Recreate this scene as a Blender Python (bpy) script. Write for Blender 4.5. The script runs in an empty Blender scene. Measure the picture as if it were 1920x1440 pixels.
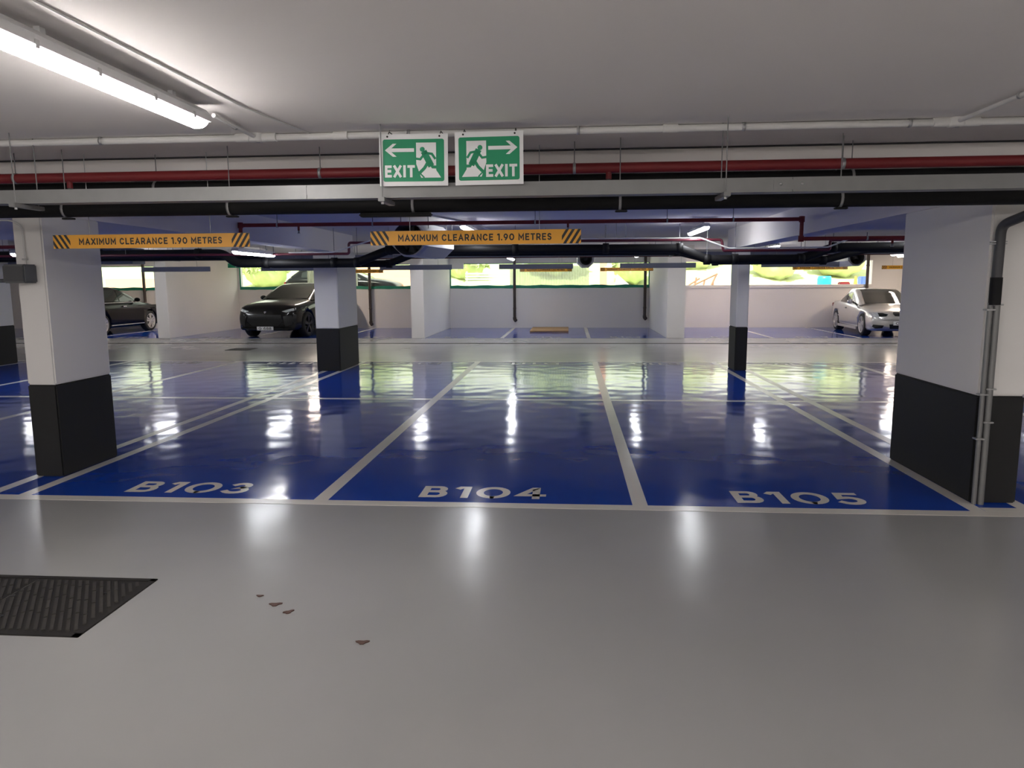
import bpy, bmesh, math, random
from mathutils import Vector, Matrix
random.seed(7)
S = bpy.context.scene
C = S.collection
PI = math.pi

# ------------------------------------------------------------------ materials
def mat(name, col, rough=.5, metal=0., noise=0., nscale=6., bump=0., bscale=20., coat=0., emis=None, estr=0., trans=0., bdist=.01, spec=.5):
    m = bpy.data.materials.new(name); m.use_nodes = True
    nt = m.node_tree; b = nt.nodes['Principled BSDF']
    b.inputs['Base Color'].default_value = (*col, 1); b.inputs['Roughness'].default_value = rough
    b.inputs['Metallic'].default_value = metal; b.inputs['Specular IOR Level'].default_value = spec
    if coat: b.inputs['Coat Weight'].default_value = coat; b.inputs['Coat Roughness'].default_value = .04
    if trans: b.inputs['Transmission Weight'].default_value = trans
    tc = nt.nodes.new('ShaderNodeTexCoord')
    if noise:
        n = nt.nodes.new('ShaderNodeTexNoise'); n.inputs['Scale'].default_value = nscale; n.inputs['Detail'].default_value = 4
        r = nt.nodes.new('ShaderNodeMix'); r.data_type = 'RGBA'
        r.inputs[6].default_value = tuple(max(0, c*(1-noise)) for c in col)+(1,)
        r.inputs[7].default_value = tuple(min(1, c*(1+noise)) for c in col)+(1,)
        nt.links.new(tc.outputs['Object'], n.inputs['Vector']); nt.links.new(n.outputs[0], r.inputs[0]); nt.links.new(r.outputs[2], b.inputs['Base Color'])
    if bump:
        n = nt.nodes.new('ShaderNodeTexNoise'); n.inputs['Scale'].default_value = bscale; n.inputs['Detail'].default_value = 2
        u = nt.nodes.new('ShaderNodeBump'); u.inputs['Strength'].default_value = bump; u.inputs['Distance'].default_value = bdist
        nt.links.new(tc.outputs['Object'], n.inputs['Vector']); nt.links.new(n.outputs[0], u.inputs['Height']); nt.links.new(u.outputs[0], b.inputs['Normal'])
    if emis: b.inputs['Emission Color'].default_value = (*emis, 1); b.inputs['Emission Strength'].default_value = estr
    return m

def epoxy(name, col, rough, wave, r2=.5):
    """glossy poured floor paint: slight colour drift, gentle roller waviness, worn sheen patches"""
    m = mat(name, col, rough, noise=.07, nscale=1.3, spec=.42)
    nt = m.node_tree; b = nt.nodes['Principled BSDF']; tc = nt.nodes.new('ShaderNodeTexCoord')
    n1 = nt.nodes.new('ShaderNodeTexNoise'); n1.inputs['Scale'].default_value = 3.2; n1.inputs['Detail'].default_value = 0
    n2 = nt.nodes.new('ShaderNodeTexNoise'); n2.inputs['Scale'].default_value = 90; n2.inputs['Detail'].default_value = 1
    a = nt.nodes.new('ShaderNodeBump'); a.inputs['Strength'].default_value = 1; a.inputs['Distance'].default_value = wave
    c = nt.nodes.new('ShaderNodeBump'); c.inputs['Strength'].default_value = 1; c.inputs['Distance'].default_value = wave*.012
    L = nt.links.new
    L(tc.outputs['Object'], n1.inputs['Vector']); L(tc.outputs['Object'], n2.inputs['Vector'])
    L(n1.outputs[0], a.inputs['Height']); L(n2.outputs[0], c.inputs['Height']); L(a.outputs[0], c.inputs['Normal']); L(c.outputs[0], b.inputs['Normal'])
    n3 = nt.nodes.new('ShaderNodeTexNoise'); n3.inputs['Scale'].default_value = .9; n3.inputs['Detail'].default_value = 4
    mr = nt.nodes.new('ShaderNodeMapRange'); mr.inputs[1].default_value = .35; mr.inputs[2].default_value = .65
    mr.inputs[3].default_value = rough*(1-r2*.5); mr.inputs[4].default_value = rough*(1+r2*.5)
    L(tc.outputs['Object'], n3.inputs['Vector']); L(n3.outputs[0], mr.inputs[0]); L(mr.outputs[0], b.inputs['Roughness'])
    return m

M = {}
M['grey_floor'] = epoxy('grey_epoxy', (.33,.325,.32), .20, .0022, .15)
M['blue_floor'] = epoxy('blue_epoxy', (.003,.046,.35), .10, .004, .25)
M['line'] = epoxy('line_paint', (.66,.63,.57), .22, .002, .2)
M['ceil'] = mat('ceiling_paint', (.84,.80,.77), .85, noise=.03, nscale=.8, bump=.15, bscale=60, bdist=.003)
M['wall'] = mat('white_wall_paint', (.86,.82,.78), .7, noise=.025, nscale=1.2, bump=.1, bscale=50, bdist=.003)
M['colwhite'] = mat('column_white', (.78,.76,.73), .6, noise=.02, nscale=2)
M['black'] = mat('charcoal_paint', (.0065,.0065,.0065), .65, noise=.12, nscale=3)
M['pipe'] = mat('black_pipe', (.007,.007,.0075), .6, noise=.2, nscale=5, spec=.25)
M['dpipe'] = mat('dark_grey_pipe', (.055,.055,.06), .45)
M['red'] = mat('red_pipe', (.20,.016,.018), .5, noise=.08, nscale=8)
M['galv'] = mat('galvanised', (.22,.22,.218), .45, metal=.4, noise=.12, nscale=9)
M['steel'] = mat('steel', (.45,.45,.45), .4, metal=.8)
M['rod'] = mat('threaded_rod', (.22,.22,.22), .5, metal=.3)
M['conduit'] = mat('white_conduit', (.70,.69,.67), .5)
M['yellow'] = mat('sign_yellow', (.86,.40,.025), .38)
M['ink'] = mat('sign_black', (.012,.011,.010), .45)
M['signback'] = mat('sign_grey_back', (.30,.32,.36), .5)
M['green'] = mat('exit_green', (.012,.26,.12), .4)
M['white'] = mat('sign_white', (.80,.80,.80), .4)
M['iron'] = mat('cast_iron', (.018,.016,.014), .6, metal=.2, noise=.25, nscale=14)
M['iron_rib'] = mat('lighter_iron', (.042,.038,.033), .6, metal=.2, noise=.25, nscale=20)  # lighter iron tone for the raised ribs on the lids
M['brown'] = mat('brown_pipe', (.06,.042,.036), .5, noise=.2, nscale=4)
M['rubber'] = mat('tyre_rubber', (.012,.012,.012), .75)
M['cardboard'] = mat('cardboard', (.42,.25,.12), .8, noise=.1, nscale=6)
M['silver'] = mat('silver_car_paint', (.58,.57,.55), .28, metal=.65, coat=1)
M['darkcar'] = mat('dark_grey_car_paint', (.005,.0045,.0045), .22, coat=.4, spec=.2)
M['blackcar'] = mat('black_car_paint', (.003,.003,.0035), .2, coat=.1, spec=.1)
M['carglass'] = mat('car_glass', (.012,.015,.014), .05, spec=.4)
M['lens'] = mat('headlight_lens', (.45,.47,.48), .08, coat=1)
M['alloy'] = mat('alloy_rim', (.62,.60,.58), .3, metal=.8)
M['darkalloy'] = mat('dark_alloy_rim', (.05,.05,.055), .35, metal=.6)
M['grille'] = mat('black_grille', (.006,.006,.006), .5)
M['grate'] = mat('drain_grate', (.02,.018,.016), .95, spec=.05)  # dark grating of the drain across the far aisle
M['chrome'] = mat('chrome', (.8,.8,.8), .12, metal=1)
M['boxgrey'] = mat('dark_grey_box', (.10,.105,.11), .5)
M['fan'] = mat('fan_casing', (.50,.51,.53), .45, metal=.3)
M['greenfilm'] = mat('green_frame', (.01,.26,.15), .45, noise=.3, nscale=5)
M['lampbody'] = mat('lamp_body', (.62,.62,.62), .5)
M['lit'] = mat('lit_diffuser', (.9,.9,.9), .4, emis=(1,.95,.93), estr=25.)
M['lit_far'] = mat('lit_diffuser_middle', (.9,.9,.9), .4, emis=(.94,.955,1), estr=17.5)
M['lit_rear'] = mat('lit_diffuser_warm', (.9,.9,.9), .4, emis=(1,.83,.68), estr=42.)
M['lit_entry'] = mat('lit_diffuser_bright', (.9,.9,.9), .4, emis=(1,.955,.93), estr=108.)
M['duct'] = mat('duct_blue_grey', (.23,.25,.33), .5)
M['leaf'] = mat('dry_leaf', (.09,.05,.04), .8, noise=.3, nscale=60)
M['grass'] = mat('grass', (.50,.55,.28), .9, noise=.25, nscale=1.5)
M['foliage'] = mat('foliage', (.48,.54,.27), .9, noise=.3, nscale=3)
M['paving'] = mat('outdoor_paving', (.62,.60,.56), .9, noise=.1, nscale=2)
M['wood'] = mat('timber', (.36,.20,.12), .7, noise=.2, nscale=12)
M['cyan'] = mat('cyan_plastic', (.02,.55,.75), .4)
M['bluebox'] = mat('blue_plastic', (.08,.16,.55), .5)
M['orange'] = mat('orange_plastic', (.85,.22,.03), .5)
M['salmon'] = mat('salmon_render', (.75,.42,.30), .8)
M['slat'] = mat('white_slats', (.75,.73,.66), .6)
M['purple'] = mat('maroon_pipe', (.10,.010,.022), .45)

def thin_glass(name, tint, gloss=.08, diff=.0):
    m = bpy.data.materials.new(name); m.use_nodes = True; nt = m.node_tree
    for n in list(nt.nodes): nt.nodes.remove(n)
    o = nt.nodes.new('ShaderNodeOutputMaterial'); t = nt.nodes.new('ShaderNodeBsdfTransparent'); t.inputs[0].default_value = (*tint, 1)
    g = nt.nodes.new('ShaderNodeBsdfGlossy'); g.inputs['Roughness'].default_value = .05
    d = nt.nodes.new('ShaderNodeBsdfTranslucent'); d.inputs[0].default_value = (*tint, 1)
    m1 = nt.nodes.new('ShaderNodeMixShader'); m1.inputs[0].default_value = gloss
    m2 = nt.nodes.new('ShaderNodeMixShader'); m2.inputs[0].default_value = diff
    nt.links.new(t.outputs[0], m2.inputs[1]); nt.links.new(d.outputs[0], m2.inputs[2])
    nt.links.new(m2.outputs[0], m1.inputs[1]); nt.links.new(g.outputs[0], m1.inputs[2]); nt.links.new(m1.outputs[0], o.inputs[0])
    return m
M['pane'] = thin_glass('window_sheet', (.93,.97,.90), .05)
M['reeded'] = thin_glass('reeded_sheet', (.56,.58,.50), .06, .55)

# ------------------------------------------------------------------ mesh builder
class MB:
    def __init__(s): s.v = []; s.f = []; s.mi = []; s.sm = []
    def add(s, vs, fs, mi=0, sm=False):
        o = len(s.v); s.v += [Vector(v) for v in vs]
        for f in fs: s.f.append([i+o for i in f]); s.mi.append(mi); s.sm.append(sm)
        return s
    def box(s, x0, x1, y0, y1, z0, z1, mi=0):
        x0, x1 = sorted((x0, x1)); y0, y1 = sorted((y0, y1)); z0, z1 = sorted((z0, z1))
        return s.add([(x0,y0,z0),(x1,y0,z0),(x1,y1,z0),(x0,y1,z0),(x0,y0,z1),(x1,y0,z1),(x1,y1,z1),(x0,y1,z1)],
                     [(0,3,2,1),(4,5,6,7),(0,1,5,4),(1,2,6,5),(2,3,7,6),(3,0,4,7)], mi)
    def bbox(s, x0, x1, y0, y1, z0, z1, r=.005, mi=0):
        """box with chamfered edges"""
        x0, x1 = sorted((x0, x1)); y0, y1 = sorted((y0, y1)); z0, z1 = sorted((z0, z1))
        bm = bmesh.new(); bmesh.ops.create_cube(bm, size=1)
        for v in bm.verts: v.co = Vector(((x0+x1)/2+v.co.x*(x1-x0), (y0+y1)/2+v.co.y*(y1-y0), (z0+z1)/2+v.co.z*(z1-z0)))
        bmesh.ops.bevel(bm, geom=bm.edges[:], offset=r, segments=2, affect='EDGES')
        s.bm(bm, mi); return s
    def bm(s, bm, mi=0, sm=False):
        bm.verts.index_update(); s.add([v.co.copy() for v in bm.verts], [[v.index for v in f.verts] for f in bm.faces], mi, sm); bm.free(); return s
    def tube(s, pts, r, seg=12, mi=0, cap=True, bend=0):
        pts = [Vector(p) for p in pts]
        if bend and len(pts) > 2:                              # round the corners
            q = [pts[0]]
            for i in range(1, len(pts)-1):
                a, b, c = pts[i-1], pts[i], pts[i+1]
                d1 = (a-b).normalized(); d2 = (c-b).normalized(); k = min(bend, (a-b).length*.45, (c-b).length*.45)
                p0, p2 = b+d1*k, b+d2*k
                for t in range(6): u = t/5; q.append(p0*(1-u)**2+b*2*u*(1-u)+p2*u*u)
            q.append(pts[-1]); pts = q
        rs = r if isinstance(r, (list, tuple)) else [r]*len(pts)
        n = len(pts); up = None; rings = []
        for i, p in enumerate(pts):
            t = (pts[min(i+1, n-1)]-pts[max(i-1, 0)]).normalized()
            if up is None: up = Vector((0,0,1)) if abs(t.z) < .9 else Vector((1,0,0))
            side = t.cross(up).normalized(); up = side.cross(t).normalized()
            rings.append([p+(side*math.cos(2*PI*k/seg)+up*math.sin(2*PI*k/seg))*rs[i] for k in range(seg)])
        vs = [v for g in rings for v in g]
        fs = [(i*seg+k, i*seg+(k+1) % seg, (i+1)*seg+(k+1) % seg, (i+1)*seg+k) for i in range(n-1) for k in range(seg)]
        s.add(vs, fs, mi, True)
        if cap: s.add(rings[0], [tuple(range(seg))], mi); s.add(rings[-1], [tuple(range(seg))[::-1]], mi)
        return s
    def lathe(s, prof, origin, axis, seg=24, mi=0, closed=False):
        """prof: (radius, along) pairs revolved about axis"""
        a = Vector(axis).normalized(); u = a.orthogonal().normalized(); w = a.cross(u); o = Vector(origin); n = len(prof)
        vs = [o+a*h+(u*math.cos(2*PI*k/seg)+w*math.sin(2*PI*k/seg))*r for r, h in prof for k in range(seg)]
        m = n if closed else n-1
        fs = [(i*seg+k, i*seg+(k+1) % seg, ((i+1) % n)*seg+(k+1) % seg, ((i+1) % n)*seg+k) for i in range(m) for k in range(seg)]
        return s.add(vs, fs, mi, True)
    def prism(s, poly, d, mi=0):
        """poly: 3-D outline, extruded by vector d"""
        n = len(poly); d = Vector(d); a = [Vector(p) for p in poly]
        return s.add(a+[p+d for p in a], [tuple(range(n)), tuple(range(n, 2*n))[::-1]]+[(i, i+n, (i+1) % n+n, (i+1) % n) for i in range(n)], mi)
    def mesh(s, name, mats, shift=None, fix=True):
        me = bpy.data.meshes.new(name); sh = shift or Vector((0,0,0))
        me.from_pydata([tuple(v-sh) for v in s.v], [], s.f)
        for m in (mats if isinstance(mats, (list, tuple)) else [mats]): me.materials.append(m)
        me.polygons.foreach_set('material_index', s.mi); me.polygons.foreach_set('use_smooth', s.sm)
        if fix:
            bm = bmesh.new(); bm.from_mesh(me); bmesh.ops.recalc_face_normals(bm, faces=bm.faces); bm.to_mesh(me); bm.free()
        me.update(); return me
    def build(s, name, mats, parent=None, fix=True):
        """world coordinates in; a child's mesh is stored relative to its thing's base"""
        if parent is not None:
            root = parent
            while root.parent: root = root.parent
            sh = root.location.copy()
            o = bpy.data.objects.new(name, s.mesh(name, mats, sh, fix)); C.objects.link(o); o.parent = parent; return o
        xs = [v.x for v in s.v]; ys = [v.y for v in s.v]; zs = [v.z for v in s.v]
        sh = Vector(((min(xs)+max(xs))/2, (min(ys)+max(ys))/2, min(zs)))
        o = bpy.data.objects.new(name, s.mesh(name, mats, sh, fix)); C.objects.link(o); o.location = sh; return o

def thing(name, label, cat, loc, rz=0, group=None):
    o = bpy.data.objects.new(name, None); C.objects.link(o); o.location = loc; o.rotation_euler = (0,0,rz); o.empty_display_size = .1
    return tag(o, label, cat, group)
def tag(o, label=None, cat=None, group=None, kind=None):
    if label: o['label'] = label
    if cat: o['category'] = cat
    if group: o['group'] = group
    if kind: o['kind'] = kind
    return o
def copy_tree(o, loc=None, rz=None, label=None, parent=None):
    c = o.copy(); C.objects.link(c)
    if parent: c.parent = parent
    if loc is not None: c.location = loc
    if rz is not None: c.rotation_euler = (0,0,rz)
    if label: c['label'] = label
    for ch in o.children: copy_tree(ch, parent=c)
    return c

# ------------------------------------------------------------------ lettering (drawn strokes)
def arc(cx, cy, rx, ry, a0, a1, n=14):
    return [(cx+rx*math.cos(math.radians(a0+(a1-a0)*i/n)), cy+ry*math.sin(math.radians(a0+(a1-a0)*i/n))) for i in range(n+1)]
G = {
 'A': (1., [[(0,0),(.5,1),(1,0)], [(.2,.3),(.8,.3)]]),
 'B': (.8, [[(0,0),(0,1)], [(0,1),(.6,1)]+arc(.6,.77,.3,.23,90,-90,8)+[(.1,.54)], [(.6,.54)]+arc(.65,.27,.35,.27,90,-90,8)+[(0,0)]]),
 'C': (.95, [arc(.52,.5,.52,.5,42,318,20)]),
 'E': (.7, [[(1,1),(0,1),(0,0),(1,0)], [(0,.52),(.88,.52)]]),
 'G': (.95, [arc(.52,.5,.52,.5,45,350,20)+[(1.03,.45),(.6,.45)]]),
 'I': (.0, [[(0,0),(0,1)]]),
 'L': (.68, [[(0,1),(0,0),(1,0)]]),
 'M': (1.1, [[(0,0),(0,1),(.5,.3),(1,1),(1,0)]]),
 'N': (.9, [[(0,0),(0,1),(1,0),(1,1)]]),
 'R': (.8, [[(0,0),(0,1)], [(0,1),(.6,1)]+arc(.6,.7,.38,.3,90,-90,8)+[(0,.4)], [(.55,.4),(1,0)]]),
 'S': (.72, [arc(.5,.75,.48,.25,35,270,12)+arc(.5,.25,.5,.25,90,-145,12)[1:]]),
 'T': (.8, [[(0,1),(1,1)], [(.5,1),(.5,0)]]),
 'U': (.85, [[(0,1)]+arc(.5,.42,.5,.42,180,360,14)+[(1,1)]]),
 'X': (.9, [[(0,0),(1,1)], [(0,1),(1,0)]]),
 '0': (.95, [arc(.5,.5,.5,.5,90,450,28)]),
 'O': (1.1, [arc(.5,.5,.5,.5,-84,264,28)]),
 '1': (.33, [[(0,.93),(.2,1),(1,1),(1,0)]]),
 '2': (.75, [arc(.5,.7,.48,.3,160,-30,10)+[(0,0),(1,0)]]),
 '3': (.75, [arc(.46,.76,.40,.24,150,-80,10)+arc(.46,.27,.52,.27,80,-150,12)]),
 '4': (.9, [[(.72,0),(.72,1),(.62,1),(0,.27),(1,.27)]]),
 '5': (.78, [[(.92,1),(.15,1),(.08,.55),(.45,.6)]+arc(.45,.3,.53,.3,80,-145,12)]),
 '6': (.8, [[(.8,1),(.45,.95),(.1,.6)]+arc(.5,.31,.5,.31,170,530,20)]),
 '7': (.75, [[(0,1),(1,1),(.35,0)]]),
 '8': (.8, [arc(.5,.76,.42,.24,-90,270,18), arc(.5,.27,.5,.27,90,450,18)]),
 '9': (.8, [arc(.5,.68,.48,.32,0,360,20), [(.98,.68),(.9,.4),(.45,0)]]),
 '.': (.0, [[(0,0),(0,.02)]]),
}
def ribbon(pts, t, close_ends=True):
    """2-D polyline -> quads of thickness t"""
    P = [Vector(p) for p in pts]; n = len(P)
    loop = (P[0]-P[-1]).length < 1e-6
    if not loop and close_ends and n > 1:
        P[0] = P[0]+(P[0]-P[1]).normalized()*t/2; P[-1] = P[-1]+(P[-1]-P[-2]).normalized()*t/2
    Lf, Rt = [], []
    for i in range(n):
        if loop: a = P[i-1] if i else P[n-2]; b = P[i+1] if i < n-1 else P[1]
        else: a = P[max(i-1, 0)]; b = P[min(i+1, n-1)]
        d1 = (P[i]-a).normalized() if (P[i]-a).length > 1e-9 else (b-P[i]).normalized()
        d2 = (b-P[i]).normalized() if (b-P[i]).length > 1e-9 else d1
        n1 = Vector((-d1.y, d1.x)); n2 = Vector((-d2.y, d2.x)); m = (n1+n2)
        m = n1 if m.length < 1e-6 else m.normalized()
        k = t/2/max(.42, m.dot(n1)); Lf.append(P[i]+m*k); Rt.append(P[i]-m*k)
    return [(Lf[i], Lf[i+1], Rt[i+1], Rt[i]) for i in range(n-1)]
def letters(mb, text, to3, width, height, t, gap=None, space=.5, mi=0, words=None, lift=(0,0,0)):
    """text fitted into width x height; to3 maps (u, v) in metres to a 3-D point"""
    ws = []
    for ch in text: ws.append(space if ch == ' ' else G[ch][0])
    hh = height-t; nlet = len(text)
    gap = gap if gap is not None else t*.75
    fixed = sum((t if ch != ' ' else 0)+gap for ch in text)-gap
    k = (width-fixed)/sum(ws); x = 0
    for ch, w in zip(text, ws):
        if ch == ' ':
            x += w*k+gap
            if words is not None: mb = MB(); words.append(mb)
            continue
        for si, st in enumerate(G[ch][1]):
            lv = Vector(lift)*si
            pts = [(x+t/2+p[0]*w*k, t/2+p[1]*hh) for p in st]
            for j, q in enumerate(ribbon(pts, t)):
                mb.add([Vector(to3(p.x, p.y))+lv for p in q], [(0,1,2,3)], mi)
        x += w*k+t+gap

# ------------------------------------------------------------------ the setting
CZ = 2.55
X0, X1, Y0, Y1 = -22., 15., -9., 26.
floor = tag(MB().box(X0-.2, X1+.2, Y0-.2, Y1+.4, -.25, 0).build('floor', M['grey_floor']), kind='structure')
def on_floor(name, rects, m, z0, z1, label=None):
    mb = MB()
    for (a, b, c, d) in rects: mb.box(a, b, c, d, z0, z1)
    o = mb.build(name, m, floor)
    if label: o['label'] = label
    return o
# blue bays
on_floor('bay_paint', [(X0, X1, 5.16, 14.86)], M['blue_floor'], -.001, .0016, 'glossy blue painted double row of parking bays')
for a, b in ((X0, -12.37), (-12.0, -4.61), (-4.22, 2.78), (3.28, 10.55)):
    on_floor('bay_paint', [(a, b, 21.25, Y1)], M['blue_floor'], -.001, .0016, 'blue painted bays against the far wall')
Lz = (.0005, .0026)
on_floor('bay_line', [(X0, X1, 5.105, 5.215)], M['line'], *Lz, 'white line along the front of the near bays')
on_floor('bay_line', [(X0, X1, 9.94, 10.05)], M['line'], *Lz, 'white line between the two rows of bays')
on_floor('bay_line', [(X0, X1, 14.80, 14.90)], M['line'], *Lz, 'white line along the aisle end of the second row')
colx = (-11.66, -4.4, 3.07, 10.3)
xs_single = [-18.9,-16.5,-14.1, -9.26, -6.91, -1.86, .522, 5.46, 7.86, 12.7]
for x in xs_single: on_floor('bay_line', [(x-.055, x+.055, 5.215, 9.94), (x-.055, x+.055, 10.05, 14.80)], M['line'], *Lz)
for (a, b) in ((-11.84,-11.49), (-4.52,-4.22), (2.875,3.235), (10.14,10.46)):
    for x in (a, b): on_floor('bay_line', [(x-.05, x+.05, 5.215, 9.94), (x-.05, x+.05, 10.05, 14.80)], M['line'], *Lz)
on_floor('bay_line', [(2.93, 3.19, 5.215, 5.30)], M['line'], .0006, .0028)
for x in (-17.2, -14.6, -9.75, -6.95, -1.95, .57, 5.75, 8.15): on_floor('bay_line', [(x-.055, x+.055, 21.25, Y1)], M['line'], *Lz)
on_floor('expansion_joint', [(X0, X1, 19.28, 19.46)], M['grate'], -.001, .0015, 'thin dark drain slot across the far aisle')
# numbers
def number(txt, x0, x1, y0, y1, flip=False):
    mb = MB(); w = x1-x0; h = y1-y0
    f = (lambda u, v: (x1-u, y1-v, .0032)) if flip else (lambda u, v: (x0+u, y0+v, .0032))
    letters(mb, txt.replace('0', 'O'), f, w, h, .058, gap=.05, lift=(0,0,.0004))
    o = mb.build('bay_number', M['line'], floor, fix=False)
    for p in o.data.polygons: pass
    bm = bmesh.new(); bm.from_mesh(o.data)
    for fc in bm.faces:
        if fc.normal.z < 0: fc.normal_flip()
    bm.to_mesh(o.data); bm.free()
    o['label'] = 'white painted bay number '+txt
number('B103', -3.49, -2.52, 5.335, 5.64); number('B104', -1.14, -.17, 5.325, 5.63); number('B105', 1.24, 2.19, 5.315, 5.62)
number('B102', -5.95, -5.0, 5.335, 5.64); number('B106', 3.75, 4.7, 5.33, 5.63)
for i, (t, x) in enumerate((('B108', 6.6), ('B109', 4.2), ('B110', 1.7), ('B111', -.67), ('B112', -3.05), ('B113', -5.7), ('B114', -8.1))): number(t, x-.47, x+.47, 14.35, 14.66, True)
for t, x in (('B132', -13.4), ('B133', -10.75), ('B134', -5.7), ('B135', -3.25), ('B136', -.68), ('B137', 1.65), ('B138', 4.55), ('B139', 6.95)): number(t, x-.45, x+.45, 21.4, 21.72)

# ceiling with downstand beams
ceil = tag(MB().box(X0-.2, X1+.2, Y0-.2, Y1+.4, CZ, CZ+.3).build('ceiling', M['ceil']), kind='structure')
def beam(a, b, c, d, z): return MB().box(a, b, c, d, z, CZ+.01).build('beam', M['ceil'], ceil)
beam(X0, X1, 5.395, 6.4, 2.31)
beam(-4.60, -4.28, 5.74, 14.45, 2.19); beam(-7.3, -4.6, 5.74, 9.1, 2.2)
beam(2.92, 3.24, 5.63, 14.05, 2.19); beam(3.24, 6.2, 5.63, 9.1, 2.2)
beam(-11.82, -11.5, 5.75, 14.45, 2.19); beam(10.15, 10.45, 5.6, 14.2, 2.19)
for fx0, fx1 in ((-12.37,-12.0), (-4.61,-4.23), (2.78,3.28)): beam(fx0, fx1, 19.9, 21.2, 2.3)
# walls
def wall_holes(name, openings, z0, z1):
    mb = MB(); x = X0-.2
    for (a, b, zb, zt) in openings:
        mb.box(x, a, Y1, Y1+.25, 0, CZ); mb.box(a, b, Y1, Y1+.25, 0, zb); mb.box(a, b, Y1, Y1+.25, zt, CZ); x = b
    mb.box(x, X1+.2, Y1, Y1+.25, 0, CZ)
    return tag(mb.build(name, M['wall']), kind='structure')
OP = [(-19., -12.45, 1.42, 2.27), (-11.93, -4.75, 1.42, 2.27), (-4.22, 2.78, 1.42, 2.27), (3.4, 10.25, 1.46, 2.27)]
wall_holes('wall_back', OP, 1.42, 2.27)
tag(MB().box(X0-.2, X0, Y0, Y1, 0, CZ).build('wall_left', M['wall']), kind='structure')
tag(MB().box(X1, X1+.2, Y0, Y1, 0, CZ).build('wall_right', M['wall']), kind='structure')
tag(MB().box(X0, X1, Y0-.2, Y0, 0, CZ).build('wall_front', M['wall']), kind='structure')
for i, (a, b, zb, zt) in enumerate(OP):
    w = MB().box(a, b, Y1-.01, Y1+.27, zb-.02, zb+.008).build('window_%d' % (i+1), M['wall'] if i == 3 else M['greenfilm']); tag(w, kind='structure')
    if i == 3:
        MB().bbox(a, b, Y1-.05, Y1, zb-.10, zb+.0, .01).build('sill', M['wall'], w); continue
    fr = MB(); zz = zb
    n = 26; top = [zb+.075+.012*math.sin(k*1.7)+.01*random.random() for k in range(n+1)]
    for k in range(n):                                             # wavy green strip taped along the sill
        xa, xb = a+(b-a)*k/n, a+(b-a)*(k+1)/n
        fr.prism([(xa,Y1-.012,zb-.01-.01*(k % 3)),(xb,Y1-.012,zb-.01-.01*((k+1) % 3)),(xb,Y1-.012,top[k+1]),(xa,Y1-.012,top[k])], (0,.012,0))
    fr.box(a, a+.035, Y1-.01, Y1+.03, zb, zt); fr.box(b-.035, b, Y1-.01, Y1+.03, zb, zt); fr.box(a, b, Y1-.01, Y1+.03, zt-.02, zt)
    fr.build('frame', M['greenfilm'], w)
    MB().box(a+.035, b-.035, Y1+.10, Y1+.104, zb+.01, zt-.02).build('pane', M['pane'], w)
# boxed duct at the top left of the third window
tag(MB().bbox(-4.22, -3.72, 25.85, 26., 2.08, 2.5, .01).build('wall_box', M['wall']), 'white box-out on the far wall at the top corner of a window', 'boxing')
# partition fins between far bays
for (a, b, w, lb) in ((-12.37,-12.0,'left','white partition wall left of the dark grey SUV bay'), (-4.61,-4.23,'middle','white partition wall right of the brown pipe, left of bay B135'), (2.78,3.28,'right','white partition wall between bay B137 and the bays of the silver car')):
    tag(MB().bbox(a, b, 21.2, Y1, 0, CZ, .006).build('partition_wall', M['wall']), lb, 'partition wall', 'partition walls dividing the far bays')

# columns
def column(x0, x1, y0, y1, zb, top, label):
    t = thing('column', label, 'column', ((x0+x1)/2, (y0+y1)/2, 0), group='concrete columns with charcoal bases')
    MB().bbox(x0, x1, y0, y1, zb, top, .012).build('shaft', M['colwhite'], t)
    MB().bbox(x0-.002, x1+.002, y0-.002, y1+.002, 0, zb, .012).build('painted_base', M['black'], t)
    return t
column(-4.53, -4.28, 5.75, 6.50, .79, 2.195, 'white column with charcoal base at the near left, beside bay B103')
column(2.92, 3.24, 5.42, 6.77, .79, 2.195, 'large white column with charcoal base at the near right, grey pipes on its front')
column(-4.66, -4.22, 13.2, 14.4, .79, 2.195, 'white column with charcoal base in front of the dark SUV')
column(2.99, 3.20, 13.45, 14.0, .79, 2.195, 'narrow white column with charcoal base behind bay B105')
column(-11.92, -11.58, 13.3, 14.5, .79, 2.195, 'far left white column with charcoal base cut by the picture edge')
column(10.15, 10.45, 13.4, 14.0, .79, 2.195, 'white column with charcoal base behind the large right column')
column(-11.85, -11.5, 5.75, 6.5, .79, 2.195, 'white column with charcoal base outside the left picture edge')

# ------------------------------------------------------------------ ceiling services near the camera
def clamp(parent, pos, axis, r, m=None, w=.02):
    a = Vector(axis).normalized()
    mb = MB().lathe([(r+.004,-w/2),(r+.004,w/2),(r+.0005,w/2),(r+.0005,-w/2)], pos, axis, 16, closed=True)
    return mb.build('clamp', m or M['steel'], parent)
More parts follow.
